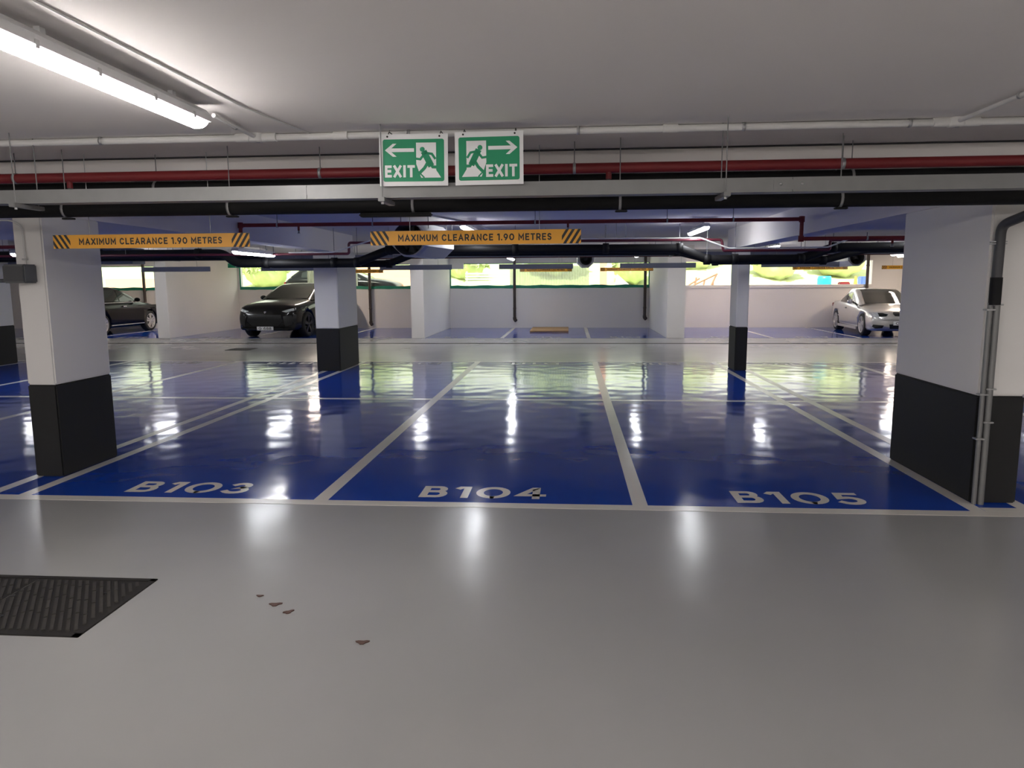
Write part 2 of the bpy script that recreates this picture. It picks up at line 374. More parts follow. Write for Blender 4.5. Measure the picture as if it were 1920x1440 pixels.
# white conduit on the ceiling
zc = CZ-.024; yc = 4.62
t = thing('ceiling_conduit', 'white conduit run across the ceiling above the exit signs', 'conduit', (0, yc, zc))
MB().tube([(-12,yc+.02,zc),(14,yc-.01,zc)], .0215, 12).build('tube', M['conduit'], t)
for x in (-8.6,-5.8,-2.98,-.99,.05,1.03,1.98,4.2,6.5): 
    clamp(t, (x,yc,zc), (1,0,0), .0215, w=.018)
for x in (-1.42, .6, 3.1): MB().tube([(x-.045,yc,zc),(x+.045,yc,zc)], .026, 12).build('coupler', M['conduit'], t)
def jbox(x, y, lb):
    j = thing('junction_box', lb, 'junction box', (x, y, CZ-.06), group='round white junction boxes')
    MB().lathe([(.0,-.05),(.04,-.05),(.048,-.04),(.048,.0)], (x,y,CZ-.001), (0,0,1), 20).build('box', M['conduit'], j)
    mb = MB()
    for s in (-1, 1): MB().tube([(x+s*.04,y,zc),(x+s*.13,y,zc)], .027, 12).build('gland', M['conduit'], j)
    pass
    MB().lathe([(0,-.054),(.012,-.054),(.012,-.05)], (x+.01,y,CZ), (0,0,1), 10).build('screw', M['steel'], j)
jbox(-1.96, yc, 'white junction box past the end of the near ceiling lamp')
jbox(2.24, yc, 'white junction box at the right end of the ceiling conduit')
t = thing('branch_conduit', 'thin conduit from the left junction box to the near lamp', 'conduit', (-1.96, 4.3, zc), group='branch conduits')
MB().tube([(-1.96,yc,zc),(-1.93,4.0,zc)], .0125, 10).build('tube', M['conduit'], t); clamp(t, (-1.95,4.3,zc), (0,1,0), .0125)
t = thing('branch_conduit', 'thin conduit running from the right junction box towards the camera', 'conduit', (2.24, 3.9, zc), group='branch conduits')
MB().tube([(2.24,yc,zc),(2.24,1.0,zc)], .0125, 10).build('tube', M['conduit'], t); clamp(t, (2.24,4.0,zc), (0,1,0), .0125)
t = tag(MB().tube([(-1.62,4.62,CZ-.006),(-1.72,3.9,CZ-.006),(-1.8,.5,CZ-.006)], .005, 6).build('cable', M['conduit']), 'thin white cable along the ceiling beside the near lamp', 'cable')
tag(MB().tube([(-12,5.375,CZ-.008),(14,5.375,CZ-.008)], .006, 8).build('cable', M['dpipe']), 'thin dark line along the ceiling and beam junction above the red pipe', 'cable')  # dark tube drawn for the line where ceiling meets beam

# red sprinkler main
t = thing('sprinkler_pipe', 'thick red sprinkler pipe above the cable tray', 'pipe', (0, 5.1, 2.34))
MB().tube([(-12,5.10,2.374),(14,5.10,2.374)], .034, 16).build('tube', M['red'], t)
for x in (-3.95,-1.72,.03,1.78,3.6): 
    clamp(t, (x,5.1,2.374), (1,0,0), .034); MB().tube([(x,5.1,2.405),(x,5.1,CZ)], .0035, 8).build('hanger_rod', M['rod'], t)
for x in (-3.55,.26,4.4):
    h = MB().tube([(x,5.1,2.37),(x,5.1,2.30)], [.02,.02], 10).build('sprinkler_head', M['red'], t)
    MB().lathe([(0,0),(.012,0),(.012,-.03),(.02,-.03),(.02,-.034),(0,-.034)], (x,5.1,2.30), (0,0,1), 12).build('deflector', M['steel'], h)
# black pipes
def black_pipe(y, z, r, lb, cl, rod=True, x0=-12, x1=14):
    t = thing('drain_pipe', lb, 'pipe', (0, y, z))
    MB().tube([(x0,y,z+.006),(x1,y,z-.006)], r, 20).build('tube', M['pipe'], t)
    for x in cl:
        clamp(t, (x,y,z), (1,0,0), r, M['steel'], .018)
        MB().tube([(x,y,z+r),(x,y,CZ)], .0035, 8).build('hanger_rod', M['rod'], t)
        MB().bbox(x-.03, x+.05, y-.02, y+.02, z-r-.014, z-r-.002, .003).build('clamp_foot', M['pipe'], t)
    return t
dp0 = black_pipe(5.0, 2.142, .055, 'thick black drain pipe hanging behind the cable tray, above the clearance signs', (-3.52,-2.33,-1.05,.33,1.74,3.4))
black_pipe(5.27, 2.305, .055, 'black drain pipe tucked above and behind the cable tray', (-3.0,-.6,1.9))
MB().bbox(-1.42, -.93, 4.96, 5.04, 2.062, 2.088, .008).build('pipe_coupling', M['pipe'], dp0)

# cable tray
t = thing('cable_tray', 'galvanised steel cable tray running across below the ceiling', 'cable tray', (0, 4.55, 2.11))
def tray(mb, x0, x1, y0, y1, z0, z1):
    mb.box(x0, x1, y0, y0+.003, z0, z1); mb.box(x0, x1, y1-.003, y1, z0, z1); mb.box(x0, x1, y0, y1, z0, z0+.003)
    mb.box(x0, x1, y0-.0, y0+.014, z1, z1+.003); mb.box(x0, x1, y0-.004, y0, z0, z0+.008); mb.box(x0, x1, y1-.014, y1, z1, z1+.003)
for a, b in ((-12,-1.60),(-1.597,1.285),(1.288,4.2),(4.203,14)):
    mb = MB(); tray(mb, a, b, 4.47, 4.58, 2.128, 2.208); mb.build('tray_length', M['galv'], t)
mb = MB().box(1.18, 1.39, 4.466, 4.470, 2.140, 2.196).build('splice_plate', M['galv'], t)
for x in (1.22, 1.34): MB().lathe([(0,-.005),(.008,-.004),(.009,0)], (x,4.466,2.172), (0,1,0), 10).build('bolt', M['steel'], t)
for x in (-3.45,-1.12,.90,3.0,5.5):
    for y in (4.43, 4.62): MB().tube([(x+(y-4.43)*.05,y,2.10),(x+(y-4.43)*.05,y,CZ)], .0035, 8).build('hanger_rod', M['rod'], t)
    MB().bbox(x-.018, x+.022, 4.39, 4.66, 2.100, 2.126, .003).build('trapeze_bracket', M['galv'], t)
    MB().tube([(x,4.43,2.088),(x,4.43,2.103)], .009, 6).build('nut', M['steel'], t)
mb = MB()
for k in range(2): mb.tube([(-12,4.50+k*.035,2.145),(0,4.50+k*.035,2.147),(14,4.50+k*.035,2.145)], .011, 8)
mb.build('cables', M['pipe'], t)
tag(MB().bbox(1.14, 1.30, 4.72, 4.725, 2.215, 2.235, .001).build('pipe_label', M['white']), 'small white label on the black pipe above the cable tray', 'label')

# exit signs
def exit_sign(x0, x1, z0, z1, y, mirror, lb, twist):
    cx = (x0+x1)/2
    t = thing('exit_sign', lb, 'exit sign', (cx, y, z0), group='green and white exit signs hanging from the ceiling')
    W, H = x1-x0, z1-z0
    MB().bbox(x0, x1, y-.002, y+.004, z0, z1, .0012).build('board', M['white'], t)
    def P(u, v, d=.0): uu = (1-u) if mirror else u; return (x0+uu*W, y-.0035-d, z0+v*H)
    def rr(u0, u1, v0, v1, r, asp):
        out = []
        for (cx_, cy_, a) in ((u1-r, v1-r*asp, 0), (u0+r, v1-r*asp, 90), (u0+r, v0+r*asp, 180), (u1-r, v0+r*asp, 270)):
            out += [(cx_+r*math.cos(math.radians(a+k*15)), cy_+r*asp*math.sin(math.radians(a+k*15))) for k in range(7)]
        return out
    g = MB().prism([P(u, v) for u, v in rr(.055, .945, .085, .90, .03, W/H)], (0,.002,0)).build('green_field', M['green'], t)
    mb = MB(); d = .0016
    def poly(pts, m=0, dd=d): mb.add([P(u, v, dd) for u, v in pts], [tuple(range(len(pts)))], m)
    # arrow pointing outwards
    poly([(.085,.69),(.20,.815),(.255,.815),(.18,.725),(.51,.725),(.51,.655),(.18,.655),(.255,.565),(.20,.565)])
    # door
    poly([(.54,.83),(.83,.83),(.83,.42),(.83,.30),(.90,.155),(.61,.155),(.54,.42)])
    mb.build('white_pictogram', M['white'], t, fix=False)
    mb = MB(); d2 = .0026
    mb.add([P(.63+.036*math.cos(a*PI/8), .70+.048*math.sin(a*PI/8), d2) for a in range(16)], [tuple(range(16))])
    def stroke(pts, th):
        for q in ribbon([(u*W, v*H) for u, v in pts], th*W): mb.add([P(p.x/W, p.y/H, d2) for p in q], [(0,1,2,3)])
    stroke([(.67,.61),(.74,.43)], .09); stroke([(.66,.61),(.60,.51),(.55,.52)], .033); stroke([(.68,.63),(.77,.61),(.81,.53)], .034)
    stroke([(.71,.45),(.66,.34),(.595,.255)], .045); stroke([(.75,.42),(.78,.36),(.90,.355)], .042); stroke([(.58,.26),(.65,.165)], .02)
    mb.build('running_figure', M['green'], t, fix=False)
    mb = MB()
    if mirror: f = lambda u, v: (x0+W*.455+u, y-.0055, z0+H*.145+v)
    else: f = lambda u, v: (x0+W*.08+u, y-.0055, z0+H*.165+v)
    letters(mb, 'EXIT', f, W*.44 if not mirror else W*.455, H*.235, .0155, gap=.010, lift=(0,-.0003,0))
    mb.build('lettering', M['white'], t, fix=False)
    for x in (x0+.05, x1-.05):
        MB().tube([(x,y+.002,z1-.012),(x+.004,y+.03,z1+.02),(x,y+.12,CZ-.03)], .003, 6).build('hanger', M['ink'], t)
        MB().tube([(x,y-.004,z1-.014),(x,y+.008,z1-.014)], .006, 8).build('fixing', M['ink'], t)
    t.rotation_euler = (math.radians(-1.5), math.radians(twist), math.radians(twist*.8))
exit_sign(-1.135, -.722, 2.192, 2.493, 4.44, False, 'left green exit sign with an arrow pointing left', .3)
exit_sign(-.678, -.272, 2.192, 2.498, 4.44, True, 'right green exit sign with an arrow pointing right', -.3)

# clearance signs
def clearance_sign(label):
    t = thing('clearance_sign', label, 'sign', (0,0,0), group='yellow maximum clearance signs hung over the bays')
    w, h = .745, .05
    def add(mb, n, m, fix=True):
        o = bpy.data.objects.new(n, mb.mesh(n, m, None, fix)); C.objects.link(o); o.parent = t; return o
    add(MB().bbox(-w, w, .0, .008, -h, h, .001), 'board', M['signback'])
    add(MB().box(-w+.001, w-.001, -.002, -.0002, -h+.001, h-.001), 'yellow_face', M['yellow'])
    for s in (-1, 1):
        mb = MB()
        for k in range(4):                                    # slanted hazard bars
            pts = [(-.745+.042*k-.0, .05), (-.745+.042*k+.021, .05), (-.745+.042*k+.021+.062, -.05), (-.745+.042*k+.062, -.05)]
            pts = [(max(-.744, min(-.615, u)), v) if False else (u, v) for u, v in pts]
            # clip to the end patch
            def clip(P, f):
                out = []
                for i in range(len(P)):
                    a, b = P[i], P[(i+1) % len(P)]; fa, fb = f(a), f(b)
                    if fa >= 0: out.append(a)
                    if fa*fb < 0: r = fa/(fa-fb); out.append((a[0]+(b[0]-a[0])*r, a[1]+(b[1]-a[1])*r))
                return out
            pts = [(u-.042, v) for u, v in pts]
            pts = clip(pts, lambda p: p[0]+.744); pts = clip(pts, lambda p: -.612-p[0]) if pts else pts
            if len(pts) > 2: mb.add([(-s*p[0] if s > 0 else p[0], -.0032, p[1]*.98) for p in pts], [tuple(range(len(pts)))])
        add(mb, 'hazard_stripes', M['ink'], False)
    mb = MB(); ww = [mb]; letters(mb, 'MAXIMUM CLEARANCE 1.90 METRES', lambda u, v: (-.545+u, -.0034, -.0235+v), 1.085, .047, .0092, gap=.0085, space=.42, words=ww, lift=(0,-.0003,0))
    for mb in ww: add(mb, 'lettering', M['ink'], False)
    for x in (-.46, .455):
        add(MB().tube([(x,.004,h-.01),(x,.004,CZ-1.93)], .0028, 6), 'hanger', M['steel'])
    return t
cs = clearance_sign('nearest left clearance sign, hanging in front of the left column')
cs.location = (-3.04, 5.2, 1.932)
copy_tree(cs, (-.665,5.2,1.932), 0, 'nearest centre clearance sign, hanging below the two exit signs')
for x, lb in ((-8.2,'left of the dark SUV near the partition'), (-5.62,'just above the dark SUV roof'), (-3.12,'in front of the middle partition'), (-.67,'above bay B136, left of the round jet fan'), (1.75,'in front of the right partition'), (4.5,'right of the narrow second-row column'), (9.6,'nearest the large right column, high up')):
    copy_tree(cs, (x,14.9,1.925), PI, 'grey back of a clearance sign '+lb)
for x, lb in ((-6.15,'behind the second-row left column'), (-.67,'hung over bay B136'), (1.62,'hung over bay B137'), (6.95,'hung over the bays left of the silver car'), (9.35,'hung over the silver car')):
    copy_tree(cs, (x,21.2,1.955), 0, 'distant yellow clearance sign '+lb)

# ------------------------------------------------------------------ lamps
def lamp_proto(label, loc):
    t = thing('ceiling_lamp', label, 'ceiling lamp', loc, group='long ceiling lamps')
    def add(mb, n, m):
        o = bpy.data.objects.new(n, mb.mesh(n, m)); C.objects.link(o); o.parent = t; return o
    L = .72
    mb = MB(); prof = [(-.058,-.010),(-.058,.025),(-.035,.05),(.035,.05),(.058,.025),(.058,-.010)]
    mb.prism([(u,-L,v) for u, v in prof], (0,2*L,0)); add(mb, 'housing', M['lampbody'])
    mb = MB(); prof = [(-.040,0),(-.047,-.018),(-.040,-.036),(-.022,-.046),(.022,-.046),(.040,-.036),(.047,-.018),(.040,0)]
    n = len(prof)
    vs = []
    for y, k in ((-L,.9),(-L+.03,1),(L-.03,1),(L,.9)): vs += [(u*k, y if k == 1 else y, v*(k if k == 1 else .55)) for u, v in prof]
    fs = [(i*n+j, i*n+j+1, (i+1)*n+j+1, (i+1)*n+j) for i in range(3) for j in range(n-1)]+[tuple(range(n)), tuple(range(3*n, 4*n))[::-1]]
    mb.add(vs, fs); add(mb, 'diffuser', M['lit'])
    for s in (-1, 1):
        for y in (-.55,-.2,.2,.55): add(MB().bbox(s*.050, s*.061, y-.012, y+.012, -.022, .008, .002), 'clip', M['steel'])
    for y in (-.45,.45): add(MB().box(-.012, .012, y-.015, y+.015, .05, .082), 'bracket', M['lampbody'])
    return t
lz = CZ-.082
lp = lamp_proto('long lit lamp on the ceiling at the near left', (-1.93, 3.13, lz))
dm = [c for c in lp.children if c.name.startswith('diffuser')][0].data
far_mesh, rear_mesh, entry_mesh = dm.copy(), dm.copy(), dm.copy()
far_mesh.materials[0] = M['lit_far']; rear_mesh.materials[0] = M['lit_rear']; entry_mesh.materials[0] = M['lit_entry']
for x, y, z, lb in [(-5.0,11.5,2.105,'lit lamp under the beam left of the second-row column'), (-1.55,11.55,lz-.03,'lit lamp behind the centre clearance sign'), (2.0,11.85,lz-.06,'lit lamp near the right end of the red pipe'),
    (5.6,11.8,lz,'lit lamp hidden behind the large right column'), (-8.6,11.6,2.105,'lit lamp between the left columns'), (-12.0,8.4,2.1,'lit lamp at the left picture edge'),
    (-11.4,19.4,lz,'distant lit lamp left, before the first partition'), (-7.9,19.2,2.30,'distant lit lamp before the SUV bay'), (-4.1,19.6,lz,'distant lit lamp before the middle partition'), (-1.55,19.6,2.25,'distant lit lamp before bay B136'),
    (1.8,19.6,2.30,'distant lit lamp before bay B137'), (5.1,19.4,lz,'distant lit lamp right of the right partition'), (8.45,19.5,2.28,'distant lit lamp before the silver car'), (12.2,19.5,lz,'distant lit lamp beyond the silver car'), (-15.,19.5,lz,'distant lit lamp before the black car'),
    (5.3,3.1,lz,'near lit lamp beyond the right picture edge'), (-9.2,3.1,lz,'near lit lamp beyond the left picture edge'),
    (-13.0,23.7,2.36,'distant lit lamp over the bays left of the first partition'), (-8.4,23.7,2.36,'added lamp brightening the far wall over the dark SUV'), (5.3,23.7,2.36,'added lamp brightening the far wall over bay B138'), (-1.85,23.7,2.36,'distant lit lamp over bay B136'), (10.4,23.7,2.36,'distant lit lamp over the silver car'), (-5.4,-1.6,lz,'lit lamp just behind the camera, left'), (1.7,-1.6,lz,'lit lamp just behind the camera, right'),  # lamps over the SUV and bay B138 are added to brighten the far wall
    (-1.9,-5.,lz,'lit lamp behind the camera, centre'), (5.3,-5.,lz,'lit lamp behind the camera, right'), (-9.,-5.,lz,'lit lamp behind the camera, left')]:
    c = copy_tree(lp, (x,y,z), None, lb)
    if y > 6 or y < 0:                                         # strength and tint set per zone to balance the light
        for ch in c.children:
            if ch.name.startswith('diffuser'):
                ch.data = rear_mesh if y > 22 and x != -1.85 else far_mesh if y > 6 else entry_mesh

# ------------------------------------------------------------------ second service zone
t = thing('sprinkler_pipe', 'thin red sprinkler pipe stepping down under the beams behind the clearance signs', 'pipe', (0, 9.35, 2.1))
MB().tube([(-12.,9.35,2.12),(-4.24,9.35,2.12),(-4.24,9.35,2.365),(2.82,9.35,2.355),(2.82,9.35,2.12),(9.8,9.35,2.12)], .024, 12, bend=.03).build('tube', M['red'], t)
for x, z in ((-4.24,2.12),(-4.24,2.365),(2.82,2.355),(2.82,2.12)):
    MB().lathe([(.0,-.035),(.034,-.035),(.034,.035),(0,.035)], (x,9.35,z), (0,0,1), 14).build('elbow', M['red'], t)
for x in (-3.75,-2.5,-.43,1.2,2.0,3.6):
    z = 2.36 if x < 2.8 else 2.12
    clamp(t, (x,9.35,z), (1,0,0), .024); MB().tube([(x,9.35,z+.024),(x,9.35,CZ if x < 2.8 else 2.19)], .004, 6).build('hanger_rod', M['dpipe'], t)
for x in (-3.47,-.02,3.9):
    z = 2.36 if x < 2.8 else 2.12
    h = MB().tube([(x,9.35,z),(x,9.35,z-.07)], .014, 10).build('sprinkler_head', M['red'], t)
    MB().lathe([(0,0),(.011,0),(.011,-.03),(.02,-.03),(.02,-.034),(0,-.034)], (x,9.35,z-.07), (0,0,1), 12).build('deflector', M['steel'], h)
# heavy black pipes following the beams
def dip_pipe(y, zh, zl, r, m, name, lb, cat, pts, bend=.12, seg=18):
    t = thing(name, lb, cat, (0, y, zl)); MB().tube([(x, y, z) for x, z in pts], r, seg, bend=bend).build('tube', m, t)
    for (xa, za), (xb, zb_) in zip(pts, pts[1:]):
        if xb-xa > 1:
            for k in range(max(1, int((xb-xa)/2.4))):
                x = xa+(xb-xa)*(k+.5)/max(1, int((xb-xa)/2.4)); z = za+(zb_-za)*(k+.5)/max(1, int((xb-xa)/2.4))
                top = 2.19 if (y < 14 and (-4.62 < x < -4.26 or 2.9 < x < 3.26 or -11.84 < x < -11.48)) else CZ
                MB().tube([(x,y,z+r*.8),(x,y,top)], .004, 6).build('hanger_rod', M['rod'], t)
    return t
hi, lo = 2.14, 1.965
t = dip_pipe(12.4, hi, lo, .072, M['pipe'], 'drain_pipe', 'thick black drain pipe dipping under both beams in front of the second-row columns', 'pipe',
    [(-14,hi),(-5.95,hi),(-5.75,lo),(-3.6,lo),(-3.05,hi+.03),(1.80,hi+.01),(2.25,lo),(3.75,lo),(4.25,hi),(9.9,hi+.02)])
for x, z in ((-8.2,hi),(-6.4,hi),(-5.2,lo),(-4.0,lo),(-3.6,lo),(-3.05,hi+.03),(-.9,hi+.02),(.6,hi+.02),(1.8,hi+.01),(2.25,lo),(2.7,lo),(3.75,lo),(4.25,hi),(6.5,hi)):
    MB().lathe([(0,-.05),(.086,-.05),(.086,.05),(0,.05)], (x,12.4,z), (1,0,0), 18).build('collar', M['pipe'], t)
    MB().tube([(x,12.4,z+.08),(x,12.4,2.19 if abs(x+4.4) < .2 or abs(x-3.05) < .2 else CZ)], .005, 6).build('hanger_rod', M['rod'], t)
t = dip_pipe(13.0, hi, lo, .062, M['pipe'], 'drain_pipe', 'second black drain pipe running just behind the first', 'pipe',
    [(-14,2.10),(-5.6,2.10),(-5.4,1.955),(-3.2,1.955),(-2.7,2.14),(1.85,2.12),(2.5,1.95),(4.3,1.95),(5.0,2.13),(9.9,2.13)])
for x, z in ((-3.2,1.955),(-2.7,2.14),(1.85,2.12),(2.5,1.95),(4.3,1.95)):
    MB().lathe([(0,-.05),(.075,-.05),(.075,.05),(0,.05)], (x,13.0,z), (1,0,0), 16).build('collar', M['pipe'], t)
dip_pipe(12.1, 2.27, 2.09, .022, M['purple'], 'sprinkler_pipe', 'dark red sprinkler pipe dipping under the beams above the black pipes', 'pipe',
    [(-14,2.12),(-3.65,2.10),(-3.65,2.28),(2.42,2.265),(2.45,2.09),(4.1,2.09),(4.1,2.24),(9.9,2.24)], .04, 10)
dip_pipe(11.9, 2.30, 2.12, .012, M['conduit'], 'conduit', 'thin white conduit kinking down under the beams along the dark red pipe', 'conduit',
    [(-4.6,2.12),(-3.85,2.12),(-3.2,2.31),(2.05,2.285),(2.5,2.12),(4.0,2.125),(4.3,2.24),(9.8,2.24)], .03, 8)
tag(MB().tube([(-2.2,9.0,CZ-.02),(-1.75,9.1,2.45),(-1.3,10.2,2.42),(-1.2,12.,2.40)], .014, 8, bend=.1).build('conduit', M['conduit']), 'white flexible conduit crossing the thin red pipe above the centre clearance sign', 'conduit')
# second cable tray
t = thing('cable_tray', 'blue-grey cable tray across the far side of the second row', 'cable tray', (0, 16.4, 2.1))
mb = MB(); tray(mb, -13, 13, 16.3, 16.5, 2.17, 2.235); mb.build('tray_length', M['duct'], t)
for x in (-9,-6,-3,0.2,2.2,5,8): 
    MB().tube([(x,16.28,2.14),(x,16.28,CZ)], .005, 6).build('hanger_rod', M['rod'], t); MB().box(x-.02, x+.02, 16.26, 16.54, 2.14, 2.17).build('trapeze_bracket', M['galv'], t)
dip_pipe(17.2, 2.2, 2.2, .03, M['purple'], 'sprinkler_pipe', 'distant dark red sprinkler pipe near the far ceiling', 'pipe', [(-14,2.20),(13,2.20)], 0, 8)
dip_pipe(18.4, 2.3, 2.3, .05, M['conduit'], 'duct_pipe', 'distant pale pipe close under the far ceiling', 'pipe', [(-14,2.33),(13,2.33)], 0, 8)

# duct with label at left
t = thing('ventilation_duct', 'blue-grey rectangular duct behind the left column with a small white label', 'duct', (-9.9, 15.6, 2.04))
MB().bbox(-12.6, -9.45, 15.4, 15.9, 2.06, 2.40, .01).build('casing', M['duct'], t)
MB().box(-9.83, -9.68, 15.39, 15.40, 2.22, 2.36).build('paper_label', M['white'], t)

# jet fans
def jet_fan(label, loc, R, L, rz, mouth_r):
    t = thing('jet_fan', label, 'ventilation fan', loc, rz, 'grey jet fans hung from the ceiling')
    def add(mb, n, m):
        o = bpy.data.objects.new(n, mb.mesh(n, m)); C.objects.link(o); o.parent = t; return o
    mb = MB(); n = 8
    vs = []; kk = [(0,.93),(.10,1),(L-.10,1),(L,.93)]
    for y, k in kk: vs += [(R*k*math.cos(PI/8+i*PI/4)*1.1, y, R*k*math.sin(PI/8+i*PI/4)) for i in range(n)]
    fs = [(i*n+j, i*n+(j+1) % n, (i+1)*n+(j+1) % n, (i+1)*n+j) for i in range(3) for j in range(n)]
    mb.add(vs, fs)
    # front and back rings around the round mouth
    for y, s in ((0,1),(L,-1)):
        m_ = 32; ring = [(mouth_r*math.cos(2*PI*i/m_+PI/8), y, mouth_r*math.sin(2*PI*i/m_+PI/8)) for i in range(m_)]
        oc = [(R*.93*math.cos(PI/8+i*PI/4)*1.1, y, R*.93*math.sin(PI/8+i*PI/4)) for i in range(8)]
        o_ = []
        for i in range(m_):
            a, b = oc[(i//4) % 8], oc[(i//4+1) % 8]; f = (i % 4)/4; o_.append(tuple(a[j]*(1-f)+b[j]*f for j in range(3)))
        mb.add(ring+o_, [(i, (i+1) % m_, m_+(i+1) % m_, m_+i) for i in range(m_)])
    add(mb, 'casing', M['fan'])
    add(MB().lathe([(mouth_r*1.04,-.02),(mouth_r,-.01),(mouth_r*.9,.12),(mouth_r*.9,L*.45)], (0,0,0), (0,1,0), 28), 'inlet', M['dpipe'])
    h = add(MB().lathe([(0,.05),(mouth_r*.2,.07),(mouth_r*.34,.16),(mouth_r*.34,.4)], (0,0,0), (0,1,0), 20), 'hub', M['boxgrey'])
    for k in range(7):
        a = 2*PI*k/7; u = Vector((math.cos(a),0,math.sin(a))); w = Vector((-math.sin(a),0,math.cos(a)))
        pts = [u*mouth_r*.3-w*.03+Vector((0,.20,0)), u*mouth_r*.3+w*.03+Vector((0,.28,0)), u*mouth_r*.87+w*.06+Vector((0,.27,0)), u*mouth_r*.87-w*.05+Vector((0,.21,0))]
        add(MB().prism(pts, (0,.006,0)), 'blade', M['boxgrey'])
    add(MB().lathe([(0,L*.45),(mouth_r*.9,L*.45),(mouth_r*.9,L*.47),(0,L*.47)], (0,0,0), (0,1,0), 20), 'silencer_core', M['grille'])
    for y in (.25, L-.25):
        for s in (-1, 1): add(MB().tube([(s*R*.8,y,R*.6),(s*R*.8,y,CZ-loc[2])], .006, 6), 'hanger_rod', M['rod'])
    return t
jet_fan('large grey jet fan with a round black mouth behind the centre clearance sign', (-2.25,10.3,2.225), .26, 1.3, math.radians(-9), .215)
jet_fan('distant round jet fan facing the camera above bay B136', (.42,19.0,2.19), .22, 1.4, 0, .15)
jet_fan('distant jet fan above the silver car', (7.1,19.0,2.17), .23, 1.4, math.radians(4), .17)

# far exit sign
t = thing('exit_sign', 'small distant green exit sign above the dark SUV bay', 'exit sign', (-9.1, 19.6, 2.04))
MB().bbox(-9.31, -8.95, 19.6, 19.61, 2.05, 2.17, .002).build('board', M['green'], t)
MB().box(-9.10, -8.98, 19.597, 19.60, 2.07, 2.15).build('white_pictogram', M['white'], t)
for x in (-9.28,-8.98): MB().tube([(x,19.605,2.17),(x,19.605,CZ)], .004, 6).build('hanger', M['steel'], t)

# box on left column
t = thing('speaker_box', 'dark grey box mounted high on the front of the left column', 'speaker', (-4.43, 5.67, 1.63))
MB().bbox(-4.53, -4.345, 5.60, 5.7485, 1.635, 1.785, .01).build('casing', M['boxgrey'], t)
MB().tube([(-4.62,5.66,1.655),(-4.535,5.66,1.655)], .016, 10).build('cable_gland', M['boxgrey'], t)
MB().tube([(-4.43,5.735,1.785),(-4.43,5.735,2.09),(-4.52,5.735,2.14),(-5.6,5.735,2.15)], .006, 8, bend=.04).build('cable', M['conduit'], t)
MB().bbox(-4.45, -4.41, 5.72, 5.745, 1.82, 1.835, .002).build('clip', M['steel'], t)
MB().box(-4.525, -4.36, 5.598, 5.600, 1.65, 1.77).build('grille', M['dpipe'], t)

# pipes on the right column
t = thing('downpipe', 'dark grey downpipe bending onto the front of the right column', 'pipe', (2.95, 5.37, 1.4))
MB().tube([(3.03,5.02,2.09),(3.03,5.10,2.06),(2.955,5.37,1.985),(2.955,5.375,1.62)], .033, 16, bend=.06).build('tube', M['dpipe'], t)
MB().tube([(2.955,5.375,1.63),(2.955,5.375,1.44)], .038, 16).build('sleeve', M['pipe'], t)
for z in (1.87, 1.855): MB().bbox(2.91, 3.0, 5.36, 5.42, z, z+.008, .002).build('clamp', M['steel'], t)
for x, r, lb, zs in ((2.932,.0165,'thinner galvanised conduit on the left, on the front of the right column', (1.40,.80,.48)), (2.978,.022,'thicker galvanised conduit on the right, on the front of the right column', (1.435,.84,.60))):
    t = thing('wall_conduit', lb, 'conduit', (x, 5.385, 0), group='galvanised conduits on the right column')
    MB().tube([(x,5.385,.003),(x,5.385,1.455)], r, 14).build('tube', M['galv'], t)
    for z in zs: MB().bbox(x-r-.014, x+r+.014, 5.362, 5.419, z, z+.012, .003).build('clamp', M['steel'], t)

# manhole covers
def cover(label, x0, x1, y0, y1, rib, nx=1):
    t = thing('manhole_cover', label, 'manhole cover', ((x0+x1)/2, (y0+y1)/2, 0))
    fr = MB(); z = .004; w = .035
    for a in ((x0,x1,y0,y0+w),(x0,x1,y1-w,y1),(x0,x0+w,y0,y1),(x1-w,x1,y0,y1)): fr.bbox(*a, -.01, .006, .002)
    fr.build('frame', M['iron'], t)
    for k in range(nx):
        a, b = x0+w+(x1-x0-2*w)*k/nx, x0+w+(x1-x0-2*w)*(k+1)/nx
        pl = MB().box(a+.003, b-.003, y0+w, y1-w, -.01, .0022).build('lid', M['iron'], t)
        rb = MB(); th = math.radians(33); d = Vector((-math.sin(th), math.cos(th))); q = Vector((math.cos(th), math.sin(th)))
        ca, cb = Vector(((a+b)/2, (y0+y1)/2)), None; hw, hh = (b-a)/2-.012, (y1-y0)/2-w-.012
        for i in range(-40, 41):                                # slanted raised bars, clipped to the lid, broken by short gaps
            o0 = ca+q*(i*rib); tl = []
            lo_, hi_ = -2., 2.
            for ax, h_ in ((0, hw), (1, hh)):
                e0, e1 = sorted(((-h_-(o0-ca)[ax])/d[ax], (h_-(o0-ca)[ax])/d[ax])); lo_, hi_ = max(lo_, e0), min(hi_, e1)
            u = lo_+.008
            while u < hi_-.03:
                v = min(hi_-.008, u+random.uniform(.10, .22)); p0, p1 = o0+d*u, o0+d*v; k_ = q*rib*.24
                rb.prism([(p.x, p.y, .002) for p in (p0-k_, p0+k_, p1+k_, p1-k_)], (0,0,.0055)); u = v+.012
        rb.build('ribs', M['iron_rib'], pl)
        for (hx, hy) in ((a+.14, y0+.18), (b-.14, y1-.2)): MB().lathe([(0,.0058),(.014,.0058),(.014,.002)], (hx,hy,0), (0,0,1), 12).build('keyhole', M['grille'], pl)
    return t
cover('large ribbed dark manhole cover at the near left of the grey floor', -3.60, -2.262, 3.03, 3.70, .034, 2)
cover('small distant manhole cover in the far aisle before the SUV', -8.42, -7.84, 17.3, 17.9, .05, 1)

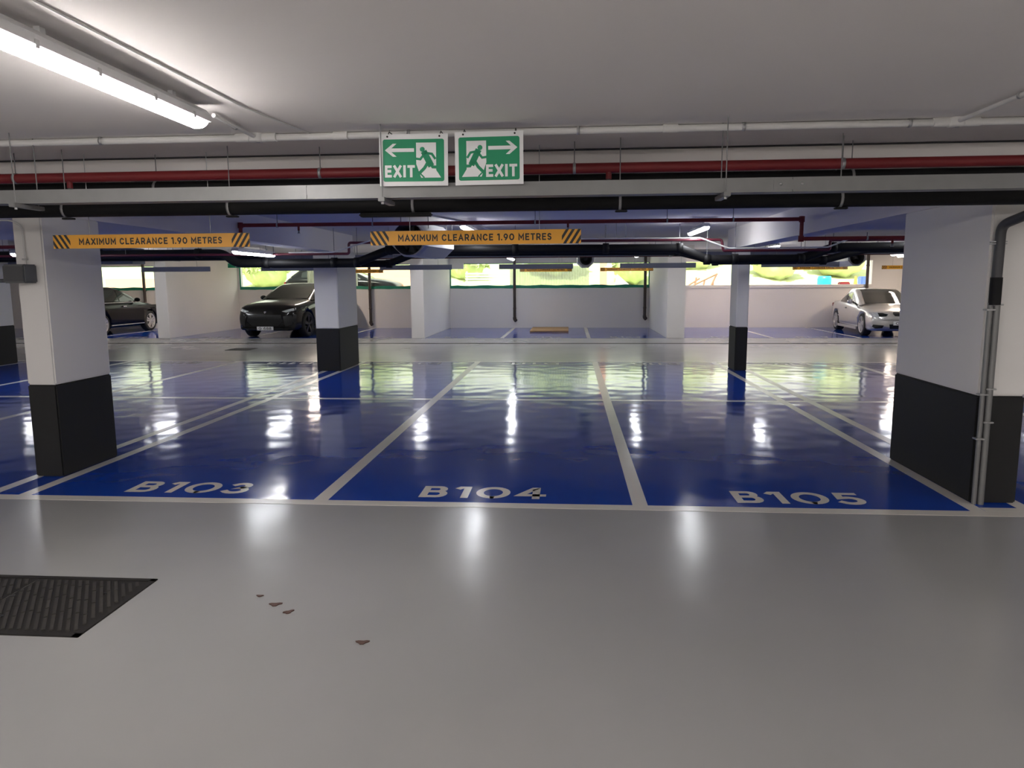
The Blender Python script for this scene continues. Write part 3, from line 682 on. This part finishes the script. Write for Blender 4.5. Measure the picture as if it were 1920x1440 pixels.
# leaves and stains
def leaf(x, y, s, a, lb):
    pts = []
    for k in range(14):
        th = 2*PI*k/14; r = s*(1+.35*math.sin(3*th+a)+.15*random.random()); u, v = r*1.3*math.cos(th), r*.75*math.sin(th)
        pts.append((x+u*math.cos(a)-v*math.sin(a), y+u*math.sin(a)+v*math.cos(a), .0012))
    tag(MB().prism(pts, (0,0,.003+s*.06)).build('dry_leaf', M['leaf']), lb, 'leaf', 'dry leaves on the grey floor')
leaf(-1.485,3.43,.021,.2,'reddish dry leaf scrap, the largest of the pair on the grey floor'); leaf(-1.385,3.35,.018,.7,'dark thin leaf scrap right beside the reddish one'); leaf(-1.607,3.525,.012,0,'tiny leaf scrap farthest left'); leaf(-.93,3.07,.02,.1,'pale brown leaf scrap alone nearest the camera')
# sheet of cardboard
tag(MB().bbox(-1.27, -.02, 23.7, 25.7, .003, .05, .005).build('board', M['cardboard']), 'flat brown board lying on the floor of bay B136', 'board')

# brown downpipes on the far wall
for x, z0, top, lb in ((-1.92,.26,CZ,'brown downpipe on the far wall behind bay B136, left of centre'), (-7.1,.13,CZ,'brown downpipe on the far wall between the SUV and the middle partition'), (2.62,.31,CZ,'brown downpipe beside the right partition'), (10.05,.3,CZ,'brown downpipe on the far wall behind the silver car'), (-15.5,.3,CZ,'brown downpipe on the far wall behind the black car')):
    t = thing('downpipe', lb, 'pipe', (x, 25.9, z0), group='brown downpipes on the far wall')
    MB().tube([(x,25.88,top-.002),(x,25.88,z0+.08)], .05, 14).build('tube', M['brown'], t)
    MB().tube([(x,25.88,z0+.12),(x,25.88,z0+.05),(x+.05,25.84,z0)], .062, 14, bend=.03).build('shoe', M['brown'], t)
    for z in (.7,1.38,2.1): MB().lathe([(.058,-.02),(.058,.02),(.05,.02),(.05,-.02)], (x,25.88,z), (0,0,1), 14, closed=True).box(x-.02,x+.02,25.92,26.0,z-.015,z+.015).build('clamp', M['brown'], t)

# ------------------------------------------------------------------ cars
def interp(tab, y):
    if y <= tab[0][0]: return tab[0][1:]
    for a, b in zip(tab, tab[1:]):
        if y <= b[0]:
            f = (y-a[0])/(b[0]-a[0]); f = f*f*(3-2*f) if len(a) > 9 else f
            return tuple(p*(1-f)+q*f for p, q in zip(a[1:], b[1:]))
    return tab[-1][1:]
def make_car(name, label, cat, loc, rz, P):
    """local frame: nose towards -Y, wheels on z = 0"""
    t = thing(name, label, cat, loc, rz)
    def add(mb, n, m, par=None, fix=True):
        o = bpy.data.objects.new(n, mb.mesh(n, m, None, fix)); C.objects.link(o); o.parent = par or t; return o
    L = P['L']/2; W = P['W']/2; pm = M[P['paint']]
    body = P['body']      # rows: y, half width, z bottom, z deck (hood / belt / boot), crown
    ys = [body[0][0]+(body[-1][0]-body[0][0])*i/44 for i in range(45)]
    rings = []
    for y in ys:
        w, zb, zd, cr = interp(body, y)
        h = zd-zb
        half = [(0,zb),(w*.70,zb),(w*.93,zb+h*.03),(w*.985,zb+h*.14),(w*.995,zb+h*.35),(w*1.0,zb+h*.52),(w*.985,zb+h*.70),(w*.955,zb+h*.86),(w*.90,zb+h*.955),(w*.80,zd),(w*.5,zd+cr*.7),(0,zd+cr)]
        ring = [Vector((x, y, z)) for x, z in half]+[Vector((-x, y, z)) for x, z in half[-2:0:-1]]
        rings.append(ring)
    n = len(rings[0]); mb = MB()
    mb.add([v for r in rings for v in r], [(i*n+j, i*n+(j+1) % n, (i+1)*n+(j+1) % n, (i+1)*n+j) for i in range(len(ys)-1) for j in range(n)], 0, True)
    mb.add(rings[0], [tuple(range(n))], 0, True); mb.add(rings[-1], [tuple(range(n))[::-1]], 0, True)
    b = add(mb, 'body', pm)
    bm = bmesh.new(); bm.from_mesh(b.data); bmesh.ops.remove_doubles(bm, verts=bm.verts, dist=1e-4); bmesh.ops.recalc_face_normals(bm, faces=bm.faces); bm.to_mesh(b.data); bm.free()
    # wheel arches
    R = P['R']
    cut = MB()
    for y in P['axles']:
        for s in (-1, 1):
            cut.lathe([(0,0),(R*1.14,0),(R*1.14,.34),(0,.34)], (s*(W-.27) if s > 0 else -(W-.27), y, R*1.02), (s,0,0), 28)
    co = bpy.data.objects.new('cut', cut.mesh('cut', M['grille'])); C.objects.link(co); co.location = t.location; co.rotation_euler = t.rotation_euler
    bpy.context.view_layer.update()
    bmc = bmesh.new(); bmc.from_mesh(co.data); bmesh.ops.remove_doubles(bmc, verts=bmc.verts, dist=1e-4); bmesh.ops.recalc_face_normals(bmc, faces=bmc.faces); bmc.to_mesh(co.data); bmc.free()
    md = b.modifiers.new('arches', 'BOOLEAN'); md.operation = 'DIFFERENCE'; md.object = co; md.solver = 'EXACT'
    bpy.context.view_layer.update()
    ev = b.evaluated_get(bpy.context.evaluated_depsgraph_get()); nm = bpy.data.meshes.new_from_object(ev)
    b.modifiers.clear()
    if len(nm.vertices) > 100: b.data = nm
    bpy.data.objects.remove(co)
    # greenhouse: rows y, half width at belt, z belt, half width at roof, z roof
    gh = P['green']; gy = [gh[0][0]+(gh[-1][0]-gh[0][0])*i/24 for i in range(25)]; rings = []
    for y in gy:
        wb, zb, wr, zr = interp(gh, y)
        half = [(wb,zb),(wb*.75+wr*.25,zb*.75+zr*.25),(wb*.35+wr*.65,zb*.35+zr*.65),(wr*1.0,zr-.06*(zr-zb)),(wr*.9,zr-.01*(zr-zb)),(wr*.5,zr+.012),(0,zr+.018)]
        rings.append([Vector((x,y,z)) for x, z in half]+[Vector((-x,y,z)) for x, z in half[-2::-1]])
    n = len(rings[0]); mb = MB()
    mb.add([v for r in rings for v in r], [(i*n+j, i*n+j+1, (i+1)*n+j+1, (i+1)*n+j) for i in range(len(gy)-1) for j in range(n-1)], 0, True)
    add(mb, 'roof', M[P.get('roofpaint', P['paint'])])
    def surf(y, f, s, off=.006):
        wb, zb, wr, zr = interp(gh, y); h = [(wb,zb),(wb*.75+wr*.25,zb*.75+zr*.25),(wb*.35+wr*.65,zb*.35+zr*.65),(wr,zr-.06*(zr-zb))]
        k = f*3; i = min(2, int(k)); r = k-i; x = h[i][0]*(1-r)+h[i+1][0]*r; z = h[i][1]*(1-r)+h[i+1][1]*r
        return (s*(x+off), y, z+.001)
    for s in (-1, 1):                                         # side windows
        for k, (ya, yb, fa, fb) in enumerate(P['side']):
            mb = MB(); m_ = 8; vs = []
            for i in range(m_+1):
                y = ya+(yb-ya)*i/m_
                hi_ = fa+(fb-fa)*i/m_; vs += [surf(y, .06, s), surf(y, max(.1, hi_*.5), s), surf(y, max(.12, hi_), s)]
            mb.add(vs, [(i*3+j, i*3+j+1, (i+1)*3+j+1, (i+1)*3+j) for i in range(m_) for j in range(2)], 0, True)
            add(mb, 'side_window', M['carglass'])
    def screen(y0, y1, nm, k0, k1):
        mb = MB(); m_ = 8; vs = []
        for i in range(m_+1):
            y = y0+(y1-y0)*i/m_; wb, zb, wr, zr = interp(gh, y)
            for u in (-.90,-.45,0,.45,.90):
                ww = wr*.98; bulge = .014*(1-u*u)
                vs.append((u*ww*(1-(.0)), y-(.012 if k0 < 0 else -.012), zr+.014-.05*(zr-zb)*abs(u)**3+bulge*.2))
        mb.add(vs, [(i*5+j, i*5+j+1, (i+1)*5+j+1, (i+1)*5+j) for i in range(m_) for j in range(4)], 0, True)
        add(mb, nm, M['carglass'])
    screen(*P['ws'], 'windscreen', -1, 0); screen(*P['rs'], 'rear_window', 1, 0)
    # wheels
    rim = M[P['rim']]
    for y in P['axles']:
        for s in (-1, 1):
            cx = s*(W-.125)
            wh = add(MB().lathe([(R*.70,-.11),(R*.94,-.11),(R,-.085),(R,.085),(R*.94,.11),(R*.72,.112),(R*.70,.06)], (cx,y,R), (s,0,0), 36, closed=True), 'wheel', M['rubber'])
            mb = MB().lathe([(R*.70,.10),(R*.745,.114),(R*.73,.118),(R*.66,.10),(R*.64,-.06)], (cx,y,R), (s,0,0), 36)
            for k in range(5):
                a = 2*PI*k/5+.3; u = Vector((0,math.cos(a),math.sin(a))); w_ = Vector((0,-math.sin(a),math.cos(a))); c0 = Vector((cx,y,R)); ax = Vector((s,0,0))
                for q in (-1, 1) if P['rim'] == 'alloy' else (0,):
                    d = w_*q*.045
                    p = [c0+u*R*.12-w_*.02+d*.5, c0+u*R*.12+w_*.02+d*.5, c0+u*R*.68+w_*.028+d, c0+u*R*.68-w_*.028+d]
                    if q == 0: p = [c0+u*R*.12-w_*.03, c0+u*R*.12+w_*.03, c0+u*R*.68+w_*.06, c0+u*R*.68-w_*.06]
                    mb.prism([v+ax*.088 for v in p], ax*.02)
            mb.lathe([(0,.112),(R*.13,.110),(R*.16,.09),(R*.16,.0)], (cx,y,R), (s,0,0), 18)
            add(mb, 'rim', rim, wh)
            add(MB().lathe([(.05,-.02),(R*.5,-.02),(R*.5,.0),(.05,.0)], (cx,y,R), (s,0,0), 20, closed=True), 'brake_disc', M['darkalloy'], wh)
            add(MB().lathe([(0,-.05),(R*.69,-.05),(R*.69,-.09),(0,-.09)], (cx,y,R), (s,0,0), 24), 'wheel_back', M['grille'], wh)
    # mirrors
    for s in (-1, 1):
        my, mz = P['mirror']
        wb = interp(gh, my)[0]
        bm = bmesh.new(); bmesh.ops.create_icosphere(bm, subdivisions=3, radius=1)
        for v in bm.verts:
            v.co.x = s*(wb+.13)+v.co.x*.105; v.co.y = my+v.co.y*(.06 if v.co.y < 0 else .03); v.co.z = mz+v.co.z*.07
        mo = add(MB().bm(bm, 0, True), 'mirror', M[P.get('mirrorpaint', P['paint'])])
        add(MB().tube([(s*(wb-.02),my,mz-.06),(s*(wb+.08),my,mz-.03)], .022, 8), 'mirror_arm', M['grille'], mo)
    # front face details given as polygons in (x, z), projected on the nose
    def nose_y(x, z):
        best = None
        for i in range(60):
            y = body[0][0]+i*.02; w, zb, zd, cr = interp(body, y)
            if zb <= z <= zd+cr*.6 and abs(x) <= w*.97: best = y; break
        return best if best is not None else body[0][0]+.1
    from mathutils.bvhtree import BVHTree
    tree = BVHTree.FromPolygons([v.co.copy() for v in b.data.vertices], [tuple(p.vertices) for p in b.data.polygons])
    for nm, mt, pts, off, mir in P['front']:
        for s in ((1, -1) if mir else (1,)):
            bm = bmesh.new(); fc = bm.faces.new([bm.verts.new((s*x, 0, z)) for x, z in pts])
            bmesh.ops.triangulate(bm, faces=[fc]); bmesh.ops.subdivide_edges(bm, edges=bm.edges[:], cuts=5, use_grid_fill=True)
            for v in bm.verts:
                hit = tree.ray_cast(Vector((v.co.x, -6, v.co.z)), Vector((0,1,0)))
                v.co.y = (hit[0].y if hit[0] is not None else nose_y(v.co.x, v.co.z))-off
            g = bmesh.ops.extrude_face_region(bm, geom=bm.faces[:])
            for v in g['geom']:
                if isinstance(v, bmesh.types.BMVert): v.co.y += off+.004
            add(MB().bm(bm, 0, False), nm, M[mt])
    # side details
    for s in (-1, 1):
        for (nm, mt, ya, yb, z, h, d) in P['sidetrim']:
            mb = MB(); vs = []; m_ = 14
            for i in range(m_+1):
                y = ya+(yb-ya)*i/m_; w = interp(body, y)[0]
                vs += [(s*(w*.99),y,z-h/2),(s*(w+d),y,z-h/2),(s*(w+d),y,z+h/2),(s*(w*.97),y,z+h/2)]
            mb.add(vs, [(i*4+j, i*4+(j+1) % 4, (i+1)*4+(j+1) % 4, (i+1)*4+j) for i in range(m_) for j in range(4)]+[(0,1,2,3), tuple(m_*4+j for j in (3,2,1,0))])
            add(mb, nm, M[mt])
    # tail lamps
    yb = body[-1][0]
    for s in (-1, 1): add(MB().bbox(s*W*.55, s*W*.86, yb-.06, yb+.01, P['tail'], P['tail']+.12, .01), 'tail_lamp', M['red'])
    if P.get('plate'):
        x, z = P['plate']; y = nose_y(x, z)-.03
        pl = add(MB().bbox(x-.26, x+.26, y-.006, y+.004, z-.056, z+.056, .003), 'number_plate', M['white'])
        mb = MB(); ww = [mb]; letters(mb, P.get('plate_text', 'G 688'), lambda u, v: (x-.20+u, y-.0075, z-.038+v), .40, .076, .014, gap=.012, words=ww, lift=(0,-.0005,0))
        for mb in ww: add(mb, 'plate_lettering', M['ink'], pl, False)
    return t

suv = dict(L=5.0, W=1.98, R=.38, paint='darkcar', rim='darkalloy', axles=(-1.58,1.42),
  body=[(-2.50,.62,.36,.62,.01),(-2.44,.80,.24,.80,.02),(-2.32,.90,.22,.93,.03),(-2.05,.955,.22,1.0,.05),(-1.5,.985,.22,1.06,.06),(-.95,.98,.22,1.12,.05),(-.4,.975,.22,1.14,.02),(.8,.975,.22,1.17,.02),(1.6,.99,.22,1.20,.03),(2.2,.94,.24,1.20,.03),(2.42,.84,.3,1.14,.02),(2.50,.70,.42,.95,.01)],
  green=[(-1.05,.86,1.10,.80,1.12),(-.6,.88,1.12,.76,1.33),(-.15,.88,1.12,.70,1.53),(.25,.88,1.14,.69,1.615),(.9,.88,1.15,.67,1.62),(1.5,.87,1.16,.64,1.55),(2.0,.84,1.17,.62,1.38),(2.3,.80,1.17,.66,1.21)],
  side=((-.72,.20,.35,.86),(.26,1.05,.86,.84),(1.11,1.65,.82,.55)), ws=(-1.0,.05), rs=(1.55,2.25), mirror=(-.55,1.17), tail=.92, plate=(0,.30), plate_text='G 688',
  front=[('headlight','lens',[(.52,.80),(.66,.77),(.88,.83),(.86,.90),(.66,.84)],.012,True),('headlight_housing','grille',[(.48,.80),(.90,.74),(.93,.90),(.88,.92)],.004,True),
         ('grille','grille',[(-.50,.70),(.50,.70),(.56,.52),(.40,.38),(-.40,.38),(-.56,.52)],.008,False),('air_intake','grille',[(.58,.66),(.90,.70),(.90,.46),(.64,.36)],.008,True),
         ('badge','chrome',[(-.03,.80),(.03,.80),(.035,.77),(0,.735),(-.035,.77)],.02,False),('lower_lip','grille',[(-.80,.31),(.80,.31),(.86,.25),(-.86,.25)],.03,False)],
  sidetrim=[('sill_trim','grille',-1.1,.95,.27,.08,.02),('wheel_arch_trim','grille',-1.12,.95,.36,.02,.01)])
make_car('suv', 'dark grey SUV parked nose out behind the second-row left column', 'car', (-8.78,23.55,0), math.radians(-4.5), suv)
coupe = dict(L=4.4, W=1.76, R=.325, paint='silver', rim='alloy', axles=(-1.38,1.30),
  body=[(-2.20,.58,.34,.52,.01),(-2.14,.74,.20,.62,.02),(-2.02,.83,.17,.70,.03),(-1.75,.865,.17,.76,.045),(-1.2,.875,.17,.83,.05),(-.75,.875,.17,.88,.03),(-.2,.875,.17,.90,.01),(.8,.875,.18,.93,.01),(1.3,.875,.18,.95,.03),(1.9,.84,.2,.94,.03),(2.12,.76,.28,.88,.02),(2.20,.66,.40,.72,.01)],
  green=[(-.90,.78,.86,.72,.885),(-.5,.79,.875,.67,1.08),(-.1,.79,.885,.61,1.27),(.25,.79,.89,.60,1.345),(.7,.785,.90,.59,1.35),(1.1,.77,.91,.57,1.25),(1.5,.74,.92,.58,1.08),(1.75,.70,.93,.62,.96)],
  side=((-.62,.42,.22,.86),(.47,1.25,.86,.45)), ws=(-.86,.12), rs=(1.05,1.70), mirror=(-.42,.97), tail=.74, plate=(0,.40), plate_text='G 52',
  front=[('headlight','lens',[(.36,.655),(.52,.70),(.80,.70),(.83,.62),(.74,.575),(.42,.585)],.010,True),('headlight_inner','carglass',[(.38,.645),(.52,.685),(.64,.685),(.62,.59),(.44,.595)],.018,True),
         ('kidney_grille','grille',[(.03,.71),(.22,.715),(.25,.66),(.20,.60),(.04,.60)],.014,True),('fog_lamp','grille',[(.50,.34),(.76,.36),(.78,.30),(.70,.25),(.52,.26)],.014,True),
         ('lower_intake','grille',[(-.36,.37),(.36,.37),(.32,.24),(-.32,.24)],.012,False),('bumper_strip','silver',[(-.78,.535),(.78,.535),(.80,.50),(-.80,.50)],.02,False)],
  sidetrim=[('rubbing_strip','silver',-1.0,1.0,.50,.03,.012),('sill_skirt','silver',-1.0,.95,.20,.08,.02),('door_handle','silver',.18,.36,.76,.03,.028)])
make_car('coupe', 'silver two-door coupe parked nose out at the far right', 'car', (9.50,23.53,0), math.radians(-4.5), coupe)
cross = dict(suv); cross.update(L=4.5, W=1.86, R=.35, paint='blackcar', rim='alloy', axles=(-1.42,1.25),
  body=[(-2.25,.58,.36,.62,.01),(-2.18,.76,.24,.78,.02),(-2.02,.87,.20,.88,.03),(-1.6,.915,.20,.96,.05),(-1.0,.93,.20,1.02,.05),(-.4,.925,.20,1.05,.02),(.8,.925,.20,1.08,.02),(1.6,.92,.20,1.10,.03),(2.05,.88,.24,1.08,.02),(2.25,.74,.40,.95,.01)],
  green=[(-1.05,.80,1.0,.74,1.03),(-.6,.82,1.02,.71,1.25),(-.1,.82,1.03,.66,1.45),(.3,.82,1.04,.65,1.53),(1.0,.82,1.05,.64,1.53),(1.6,.80,1.07,.62,1.42),(2.0,.76,1.08,.64,1.15)],
  side=((-.74,.15,.28,.86),(.22,1.0,.86,.84),(1.06,1.55,.82,.6)), ws=(-1.0,.1), rs=(1.45,1.95), mirror=(-.62,1.10), tail=.8, plate=None,
  sidetrim=[('chrome_sill_strip','chrome',-.98,.85,.30,.02,.012),('window_chrome','chrome',-.9,1.5,1.03,.015,.0),('door_handle','chrome',.0,.16,.90,.025,.02)])
make_car('crossover', 'black car parked nose in towards the far wall at the left', 'car', (-15.65,23.45,0), math.radians(180), cross)

# ------------------------------------------------------------------ outdoors beyond the windows
GZ = .75; DG = .63
tag(MB().box(-60, 60, Y1+.26, 34, GZ-.2, GZ).build('terrace_ground', M['paving']), kind='structure')
mb = MB(); n = 40; vs = []
for j, (y, z) in enumerate(((34,GZ),(36,GZ+.25),(40,GZ+1.2),(48,GZ+3.2),(60,GZ+5.5))):
    for i in range(n+1): x = -60+120*i/n; vs.append((x, y+.4*math.sin(i*.9+j), z+.25*math.sin(i*1.3+j*2)*(j > 0)))
mb.add(vs, [(j*(n+1)+i, j*(n+1)+i+1, (j+1)*(n+1)+i+1, (j+1)*(n+1)+i) for j in range(4) for i in range(n)], 0, True)
tag(mb.build('grass_bank', M['grass']), kind='structure')
def bush(x, y, z, r, lb):
    t = thing('bush', lb, 'bush', (x, y, z), group='bushes on the grass bank outside')
    mb = MB(); rnd = random.Random(int(x*31+y))
    for k in range(120):
        a, b2 = rnd.uniform(0, 2*PI), math.acos(rnd.uniform(-.2, 1)); rr = r*rnd.uniform(.75, 1.05)
        c = Vector((x+rr*math.sin(b2)*math.cos(a), y+rr*math.sin(b2)*math.sin(a), z+r*.5+rr*.8*math.cos(b2)))
        for q in range(3):
            u = Vector((rnd.uniform(-1,1),rnd.uniform(-1,1),rnd.uniform(-1,1))).normalized(); w = u.orthogonal().normalized(); s_ = r*.17
            mb.add([c-u*s_, c+w*s_*.6, c+u*s_, c-w*s_*.6], [(0,1,2,3)])
    for k in range(1):
        bm = bmesh.new(); bmesh.ops.create_icosphere(bm, subdivisions=3, radius=r*.85)
        for v in bm.verts: v.co = v.co*(1+.15*math.sin(v.co.x*9/r)*math.cos(v.co.z*7/r))+Vector((x,y,z+r*.5))
        mb.bm(bm, 0, True)
    mb.build('leaves', M['foliage'], t, fix=False)
    MB().tube([(x,y,z-.3),(x,y,z+r*.4)], .06, 8).build('stem', M['wood'], t)
for i, (x, y, r) in enumerate(((-16,38,1.3),(-11,40,1.6),(-5.5,39,1.2),(-1,41,1.7),(3.2,38.5,1.1),(6.5,41,1.5),(10.5,39,1.3),(14,40,1.6),(18,41,1.4))):
    bush(x, y, GZ+.5+(y-36)*.25, r, ('leftmost','second from left','third from left','fourth from left','middle','fourth from right','third from right','second from right','rightmost')[i]+' green bush on the bank outside the windows')
# slatted white stack, ribbed sheet, crates outside
t = thing('slatted_fence', 'pale slatted fence outside the window over bay B135', 'fence', (-3., 27.6, GZ))
for k in range(6): MB().box(-3.9, -2.05, 27.6, 27.63, GZ+DG+.02+k*.10, GZ+DG+.085+k*.10).build('slat', M['slat'], t)
for x in (-3.85,-3.0,-2.1): MB().box(x-.03, x+.03, 27.63, 27.68, GZ, GZ+DG+.64).build('post', M['slat'], t)
mb = MB(); vs = []; n = 120
for i in range(n+1):
    x = -2.15+2.85*i/n; y = 26.75+.03*math.sin(i*PI/2); vs += [(x,y,GZ),(x,y,GZ+DG+.80)]
mb.add(vs, [(2*i,2*i+1,2*i+3,2*i+2) for i in range(n)], 0, True)
tag(mb.build('ribbed_sheet', M['reeded']), 'greenish ribbed plastic sheet standing outside the centre window', 'sheet')
mb = MB(); vs = []; n = 60
for i in range(n+1):
    x = -9.7+1.9*i/n; y = 26.8+.03*math.sin(i*PI/2); vs += [(x,y,GZ),(x,y,GZ+DG+.85)]
mb.add(vs, [(2*i,2*i+1,2*i+3,2*i+2) for i in range(n)], 0, True)
tag(mb.build('ribbed_sheet', M['slat']), 'pale ribbed sheet outside the window behind the dark SUV', 'sheet')
def outcar(lb, loc, rz, paint):
    P = dict(cross); P['paint'] = paint; P['front'] = []; P['sidetrim'] = []; make_car('outdoor_car', lb, 'car', loc, rz, P)
outcar('dark car standing outside the window between SUV and middle partition', (-8.9,29.0,GZ), math.radians(90), 'blackcar')
t = thing('timber_frame', 'brown timber trestle outside the window right of the right partition', 'frame', (4.7, 27.3, GZ))
for (a, b, h0, h1) in ((4.25,4.72,0,.30),(4.5,5.35,.05,.46),(4.5,5.25,0,0.02),(5.12,5.32,0,.44),(4.55,4.60,0,.33),(4.85,4.9,0,.22)):
    MB().tube([(a,27.3,GZ+DG+h0+.03),(b,27.32,GZ+DG+h1+.03)], .035, 6).build('timber', M['wood'], t)
for x in (4.56,5.2): MB().tube([(x,27.31,GZ),(x,27.31,GZ+DG+.2)], .035, 6).build('leg', M['wood'], t)
t = tag(MB().lathe([(0,0),(.24,0),(.25,.12),(.24,.5),(.25,.9),(.22,1.01),(0,1.01)], (9.35,28.,GZ), (0,0,1), 20).build('drum', M['cyan']), 'cyan plastic drum outside the right window', 'drum')
tag(MB().bbox(10.75, 11.2, 28.2, 28.6, GZ, GZ+DG+.36, .03).build('crate', M['bluebox']), 'blue crate outside at the right end of the right window', 'crate')
tag(MB().lathe([(.22,0),(.22,.03),(.15,.03),(.03,1.0),(0,1.0)], (10.35,27.7,GZ), (0,0,1), 16).build('traffic_cone', M['orange']), 'orange cone outside the right window', 'cone')
tag(MB().bbox(9.75, 10.1, 27.5, 27.8, GZ, GZ+DG+.17, .03).build('bag', M['red']), 'red bag outside the right window', 'bag')
tag(MB().bbox(1.15, 1.40, 28.0, 28.2, GZ, GZ+1.9, .01).build('post', M['salmon']), 'salmon coloured post outside the centre window', 'post')
tag(MB().prism([(1.6,28.,GZ),(3.1,28.,GZ),(1.8,28.,GZ+DG+.5)], (0,.5,0)).build('rubble_heap', M['paving']), 'grey triangular heap outside the centre window, right part', 'heap')
tag(MB().box(-20, -14, 30.5, 30.8, GZ, GZ+1.1).build('low_wall', M['salmon']), 'low salmon wall outside the leftmost window', 'low wall')
tag(MB().box(-11.5, -6, 33.5, 33.8, GZ, GZ+1.6).build('low_wall', M['salmon']), 'low salmon wall outside behind the dark parked car', 'low wall')

# ------------------------------------------------------------------ light outdoors
w = bpy.data.worlds.new('World'); S.world = w; w.use_nodes = True; nt = w.node_tree
bg = nt.nodes['Background']; tc = nt.nodes.new('ShaderNodeTexCoord'); sep = nt.nodes.new('ShaderNodeSeparateXYZ'); cr = nt.nodes.new('ShaderNodeValToRGB')
nt.links.new(tc.outputs['Generated'], sep.inputs[0]); nt.links.new(sep.outputs[2], cr.inputs[0]); nt.links.new(cr.outputs[0], bg.inputs[0])
cr.color_ramp.elements[0].color = (1,.96,.86,1); cr.color_ramp.elements[1].color = (.86,.93,1,1); bg.inputs[1].default_value = 1.05
sl = bpy.data.lights.new('sun', 'SUN'); sl.energy = 3.8; sl.angle = math.radians(1.5); sl.color = (1,.96,.88)
so = bpy.data.objects.new('sun', sl); C.objects.link(so); so.rotation_euler = (math.radians(32), 0, math.radians(-25)); so.location = (0,30,20)

# ------------------------------------------------------------------ camera
f, pitch, yaw, roll = 1372.50, .138558, .0782672, -.00632773
fw = Vector((-math.sin(yaw)*math.cos(pitch), math.cos(yaw)*math.cos(pitch), -math.sin(pitch)))
r0 = Vector((math.cos(yaw), math.sin(yaw), 0)); u0 = r0.cross(fw)
rt = r0*math.cos(roll)+u0*math.sin(roll); up = -r0*math.sin(roll)+u0*math.cos(roll)
cam = bpy.data.cameras.new('camera'); cam.sensor_fit = 'HORIZONTAL'; cam.sensor_width = 36; cam.lens = f/1920*36; cam.clip_start = .05; cam.clip_end = 300
co = bpy.data.objects.new('camera', cam); C.objects.link(co)
m = Matrix(((rt.x,up.x,-fw.x,0),(rt.y,up.y,-fw.y,0),(rt.z,up.z,-fw.z,1.62),(0,0,0,1))); co.matrix_world = m
S.camera = co
S.view_settings.view_transform = 'Standard'; S.view_settings.look = 'None'; S.view_settings.gamma = 1; S.view_settings.use_curve_mapping = False
S.view_settings.exposure = 1.35
